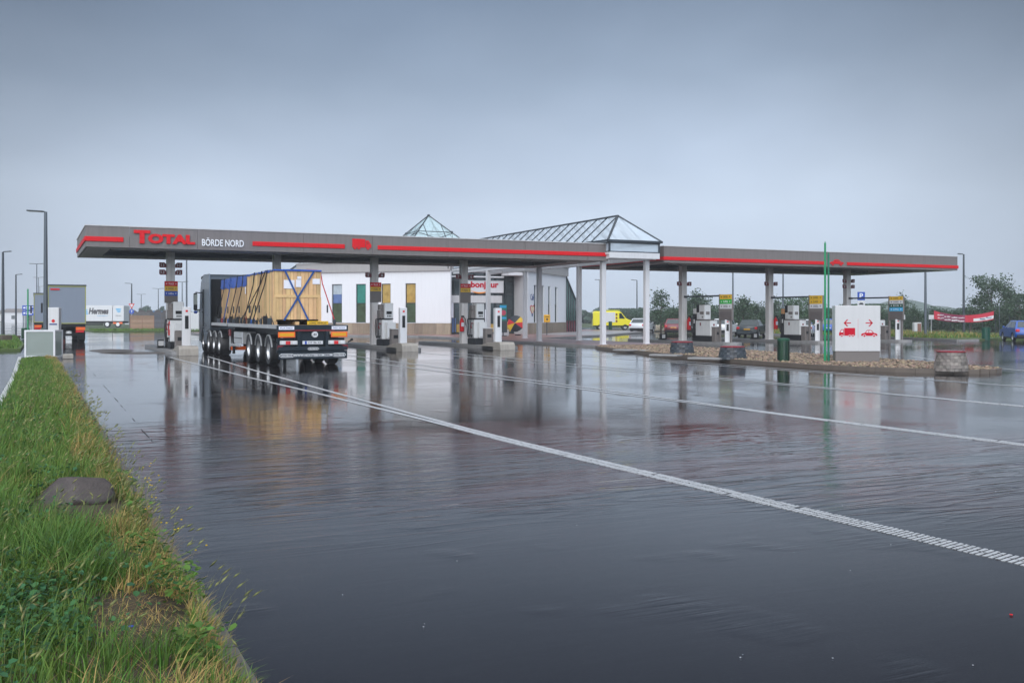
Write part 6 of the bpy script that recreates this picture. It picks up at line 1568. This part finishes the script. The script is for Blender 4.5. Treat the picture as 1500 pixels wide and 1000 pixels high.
# trees: tapered trunk and limbs, crown of leaf faces clustered along twigs
M_bark = mat("bark", (.10, .08, .06), .8, var=.3, scale=6)
FOL = [leafmat("foliage_dark", (.045, .08, .05), (.085, .135, .075), .4), leafmat("foliage_mid", (.05, .10, .055), (.10, .17, .085), .4), leafmat("foliage_grey", (.07, .115, .09), (.12, .175, .135), .35)]  # bluish haze of the distance is mixed into the leaf colours
def tree(label, h, rad_, nl, m, base=.12, ls=.16, shape='bush', group=None, cat="tree", name="tree"):
    r = root(name, label, cat, group=group); b = MB(); ends = []
    top = h * .9; trunk = [(0, 0, 0), (.05 * rad_, .02, top * .3), (-.04 * rad_, .05, top * .65), (.02, 0, top)]
    b.tube(trunk, [.022 * h + .02, .016 * h + .015, .010 * h + .01, .004 * h], 8)
    nb = 15 if shape != 'slim' else 20
    for i in range(nb):
        t = base + (1 - base) * (i + .5) / nb * .95; a = i * 2.4 + random.uniform(-.4, .4)
        pr = {'bush': (1 - ((t - .45) / .62) ** 2), 'cone': 1.15 - t, 'slim': .75 * (1 - abs(t - .5) * 1.3), 'round': max(.15, 1 - ((t - .6) / .5) ** 2)}[shape]
        L0 = rad_ * max(.2, pr) * random.uniform(.75, 1.15); z0 = h * t * .85; e = Vector((math.cos(a) * L0, math.sin(a) * L0, z0 + L0 * random.uniform(.35, .8)))
        e.z = min(e.z, h); mid = Vector((e.x * .5, e.y * .5, z0 + (e.z - z0) * .35)); b.tube([(0, 0, z0), mid, e], [.008 * h, .005 * h, .002 * h], 5)
        ends += [(mid.lerp(e, .3), .55), (e, 1.0), (mid.lerp(e, .75), .9)]
        for _ in range(2):
            s = Vector((random.gauss(0, .25), random.gauss(0, .25), random.gauss(.1, .2))) * rad_; ends.append((mid.lerp(e, random.uniform(.5, 1)) + s, .8))
    ends.append((Vector((0, 0, h * .96)), .5))
    b.build("trunk", M_bark, r, local=True)
    P = np.array([e[0][:] for e in ends]); W = np.array([e[1] for e in ends]); i = rng.choice(len(P), nl, p=W / W.sum())
    sg = rad_ * .17 + .06; cl = rng.uniform(.7, 1.3, len(P))[i]
    c = P[i] + rng.normal(0, 1, (nl, 3)) * (sg * cl)[:, None] * np.array([1, 1, .75]); c[:, 2] = np.clip(c[:, 2], h * base * .5, h * 1.06)
    n1 = rng.normal(0, 1, (nl, 3)); n1 /= np.linalg.norm(n1, axis=1)[:, None]; n2 = np.cross(n1, rng.normal(0, 1, (nl, 3))); n2 /= np.linalg.norm(n2, axis=1)[:, None]
    s = (ls * rng.uniform(.6, 1.4, nl))[:, None]
    V = np.stack([c - n1 * s * .6, c + n2 * s * .3, c + n1 * s * .6, c - n2 * s * .3], 1).reshape(-1, 3)
    o = fast_mesh("crown", V, np.arange(nl * 4).reshape(-1, 4), m, r); return r
row = "bushes and trees in the row behind the car park"
RL = ["bushy dark green tree in the row behind the car park", "mid green spreading bush in the row behind the car park", "grey green feathery bush in the row behind the car park", "pointed young tree in the row behind the car park"]
V0 = [tree(RL[0], 3.5, 1.35, 2600, FOL[0], .05, .19, 'bush', row), tree(RL[1], 2.9, 1.9, 3200, FOL[1], .03, .19, 'bush', row), tree(RL[2], 2.7, 1.7, 2800, FOL[2], .03, .19, 'round', row), tree(RL[3], 4.1, 1.0, 1800, FOL[0], .04, .17, 'cone', row)]
used = [False] * 4
def plant(k, p, sc, rz):
    if not used[k]: used[k] = True; V0[k].location = p; V0[k].rotation_euler = (0, 0, rz); V0[k].scale = sc
    else: copytree(V0[k], p, rz, RL[k], sc=sc)
random.seed(21)
px = 988
while px < 1560:
    D = 101 if px > 1250 else 108 + (1250 - px) * .05
    k = random.choice((0, 1, 2, 3, 3, 3, 0)); hh = random.uniform(.55, 1.0) * (1.0 if px < 1250 else 1.12)
    plant(k, at(px + random.uniform(-6, 6), D + random.uniform(-3, 6), 0), (random.uniform(.7, 1.15), random.uniform(.7, 1.15), hh), random.uniform(0, 6.28)); px += random.uniform(17, 33)
px = 905
while px < 1560:                      # second, lower rank filling the gaps
    k = random.choice((1, 2, 0)); plant(k, at(px, (112 if px > 985 else 140) + random.uniform(0, 14), 0), (1.3, 1.3, random.uniform(.55, .8)), random.uniform(0, 6.28)); px += random.uniform(18, 30)
def solo(label, px, D, h, r_, n, m, shape, base=.1, ls=.2, z=0): t = tree(label, h, r_, n, m, base, ls, shape); t.location = at(px, D, z); t.rotation_euler = (0, 0, random.uniform(0, 6)); return t
solo("slender open tree standing alone right of the third white column", 968, 108, 4.8, 1.35, 1100, FOL[0], 'slim', .22, .22)
solo("tall dark tree rising above the right end of the red banner", 1452, 100, 5.6, 2.05, 5000, FOL[0], 'round', .08, .2)
solo("pointed dark tree rising beside the first car pump", 1018, 112, 4.6, 1.9, 3200, FOL[0], 'cone', .05, .2)
solo("dark young tree standing left of the middle column", 1088, 108, 4.0, 1.2, 2400, FOL[0], 'cone', .05, .18)
solo("spiky branched tree behind the middle car pump", 1172, 104, 3.4, 1.9, 2400, FOL[1], 'round', .05, .2)
solo("broad dark tree at the right edge behind the blue car", 1493, 96, 3.6, 2.0, 4200, FOL[0], 'bush', .03, .18)
solo("dark bush left of the first column under the right canopy", 990, 104, 2.3, 1.3, 2200, FOL[0], 'bush', .03, .18)
solo("small dark bush behind the white hatchback's roof", 921, 142, 2.6, 2.2, 2600, FOL[2], 'bush', .03, .2)
p = at(965, 112); b = MB()
for k in range(9):
    a = k * .7; b.lathe([(0, -.1), (.35, .0), (.3, .25), (0, .4)], p + Vector((math.cos(a) * .6 * (k % 3) / 2, math.sin(a) * .6 * (k % 3) / 2, .1 + .25 * (k < 3))), n=7)
tag(b.build("stone_heap", mat("pale_stone", (.38, .33, .25), .7, var=.3)), "small heap of pale stones at the foot of the slender tree", "stones")
# distant wood, hills
def woods(name, segs, n, m, ls):
    cs = []
    for (p0, p1, D, z0, z1) in segs:
        k = int(n * abs(p1 - p0) / 400)
        pxs = rng.uniform(p0, p1, k); dd = D * rng.uniform(.97, 1.1, k); hh = z0 + (z1 - z0) * (.62 + .38 * np.sin(pxs * .21 + D) * np.cos(pxs * .083)) ; zz = hh * rng.uniform(0, 1, k) ** .6
        r_ = (pxs - 750) / F * dd; cs.append(np.stack([dd * S_ + r_ * C_, dd * C_ - r_ * S_, zz], 1))
    c = np.concatenate(cs); nl = len(c); n1 = rng.normal(0, 1, (nl, 3)); n1 /= np.linalg.norm(n1, axis=1)[:, None]; n2 = np.cross(n1, rng.normal(0, 1, (nl, 3))); n2 /= np.linalg.norm(n2, axis=1)[:, None]; s = (ls * rng.uniform(.6, 1.4, nl))[:, None]
    V = np.stack([c - n1 * s, c + n2 * s * .6, c + n1 * s, c - n2 * s * .6], 1).reshape(-1, 3)
    return struct(fast_mesh(name, V, np.arange(nl * 4).reshape(-1, 4), m), "stuff")
woods("distant_wood", [(830, 1010, 235, 1.5, 3.6), (1000, 1560, 250, 1.5, 3.4), (-40, 60, 380, 1.5, 4.5), (150, 300, 330, 1.5, 3.5), (205, 240, 290, 1.5, 5.2), (600, 840, 330, 1, 3)], 16000, FOL[2], .55)
def hill(px0, px1, D, hz):
    a, c = at(px0, D), at(px1, D); ctr = (a + c) / 2; R = (c - a).length / 2; b = MB(); n = 20; vs = []
    for j in range(n + 1):
        for i in range(n + 1):
            u, v = i / n * 2 - 1, j / n * 2 - 1; q = max(0, 1 - u * u) * max(0, 1 - v * v); vs.append((ctr.x + u * R, ctr.y + v * R, -1 + hz * q ** .8 * (1 + .15 * math.sin(u * 7 + v * 3)) + 1.2 * math.sin(u * 40) * q))
    b.add(vs, [(j * (n + 1) + i, j * (n + 1) + i + 1, (j + 1) * (n + 1) + i + 1, (j + 1) * (n + 1) + i) for j in range(n) for i in range(n)]); struct(b.build("hill", M_hill, smooth=True))
hill(1190, 1420, 420, 7.6); hill(1010, 1290, 470, 5.4)
# far left: roofs and vans by the road
for i, (px, D, l, w_, h, m, lb) in enumerate(((24, 250, 4.5, 4, 2.6, M_white, "far white building at the left edge behind the lamp post"), (13, 300, 6, 5, 2.4, M_lgrey, "far grey building at the extreme left"))):
    p = at(px, D); r = root("far_building", lb, "building", p, rad(-20)); b = MB(); b.bx(-l / 2, l / 2, -w_ / 2, w_ / 2, 0, h); b.build("wall", m, r, local=True)
    b = MB(); b.prism([(-w_ / 2 - .2, h), (w_ / 2 + .2, h), (0, h + .9)], lambda a, c, d: (d, a, c), -l / 2 - .2, l / 2 + .2); b.build("roof", M_taupe, r, local=True)
    b = MB(); b.bx(-.4, .4, -w_ / 2 - .03, -w_ / 2 - .002, .9, 1.8); b.build("window", M_glass, r, local=True)

# ------------------------------------------------------------------ rain haze
m = bpy.data.materials.new("haze"); m.use_nodes = True; N = m.node_tree.nodes; L = m.node_tree.links; N.remove(N["Principled BSDF"])
v = N.new("ShaderNodeVolumePrincipled"); v.inputs["Color"].default_value = (.93, .96, 1, 1); v.inputs["Density"].default_value = HAZE; v.inputs["Anisotropy"].default_value = 0.0
L.new(v.outputs[0], N["Material Output"].inputs["Volume"])
b = MB(); b.bx(-260, 560, -25, 560, -1.2, 16); hz_ = b.build("haze", m); hz_["kind"] = "stuff"
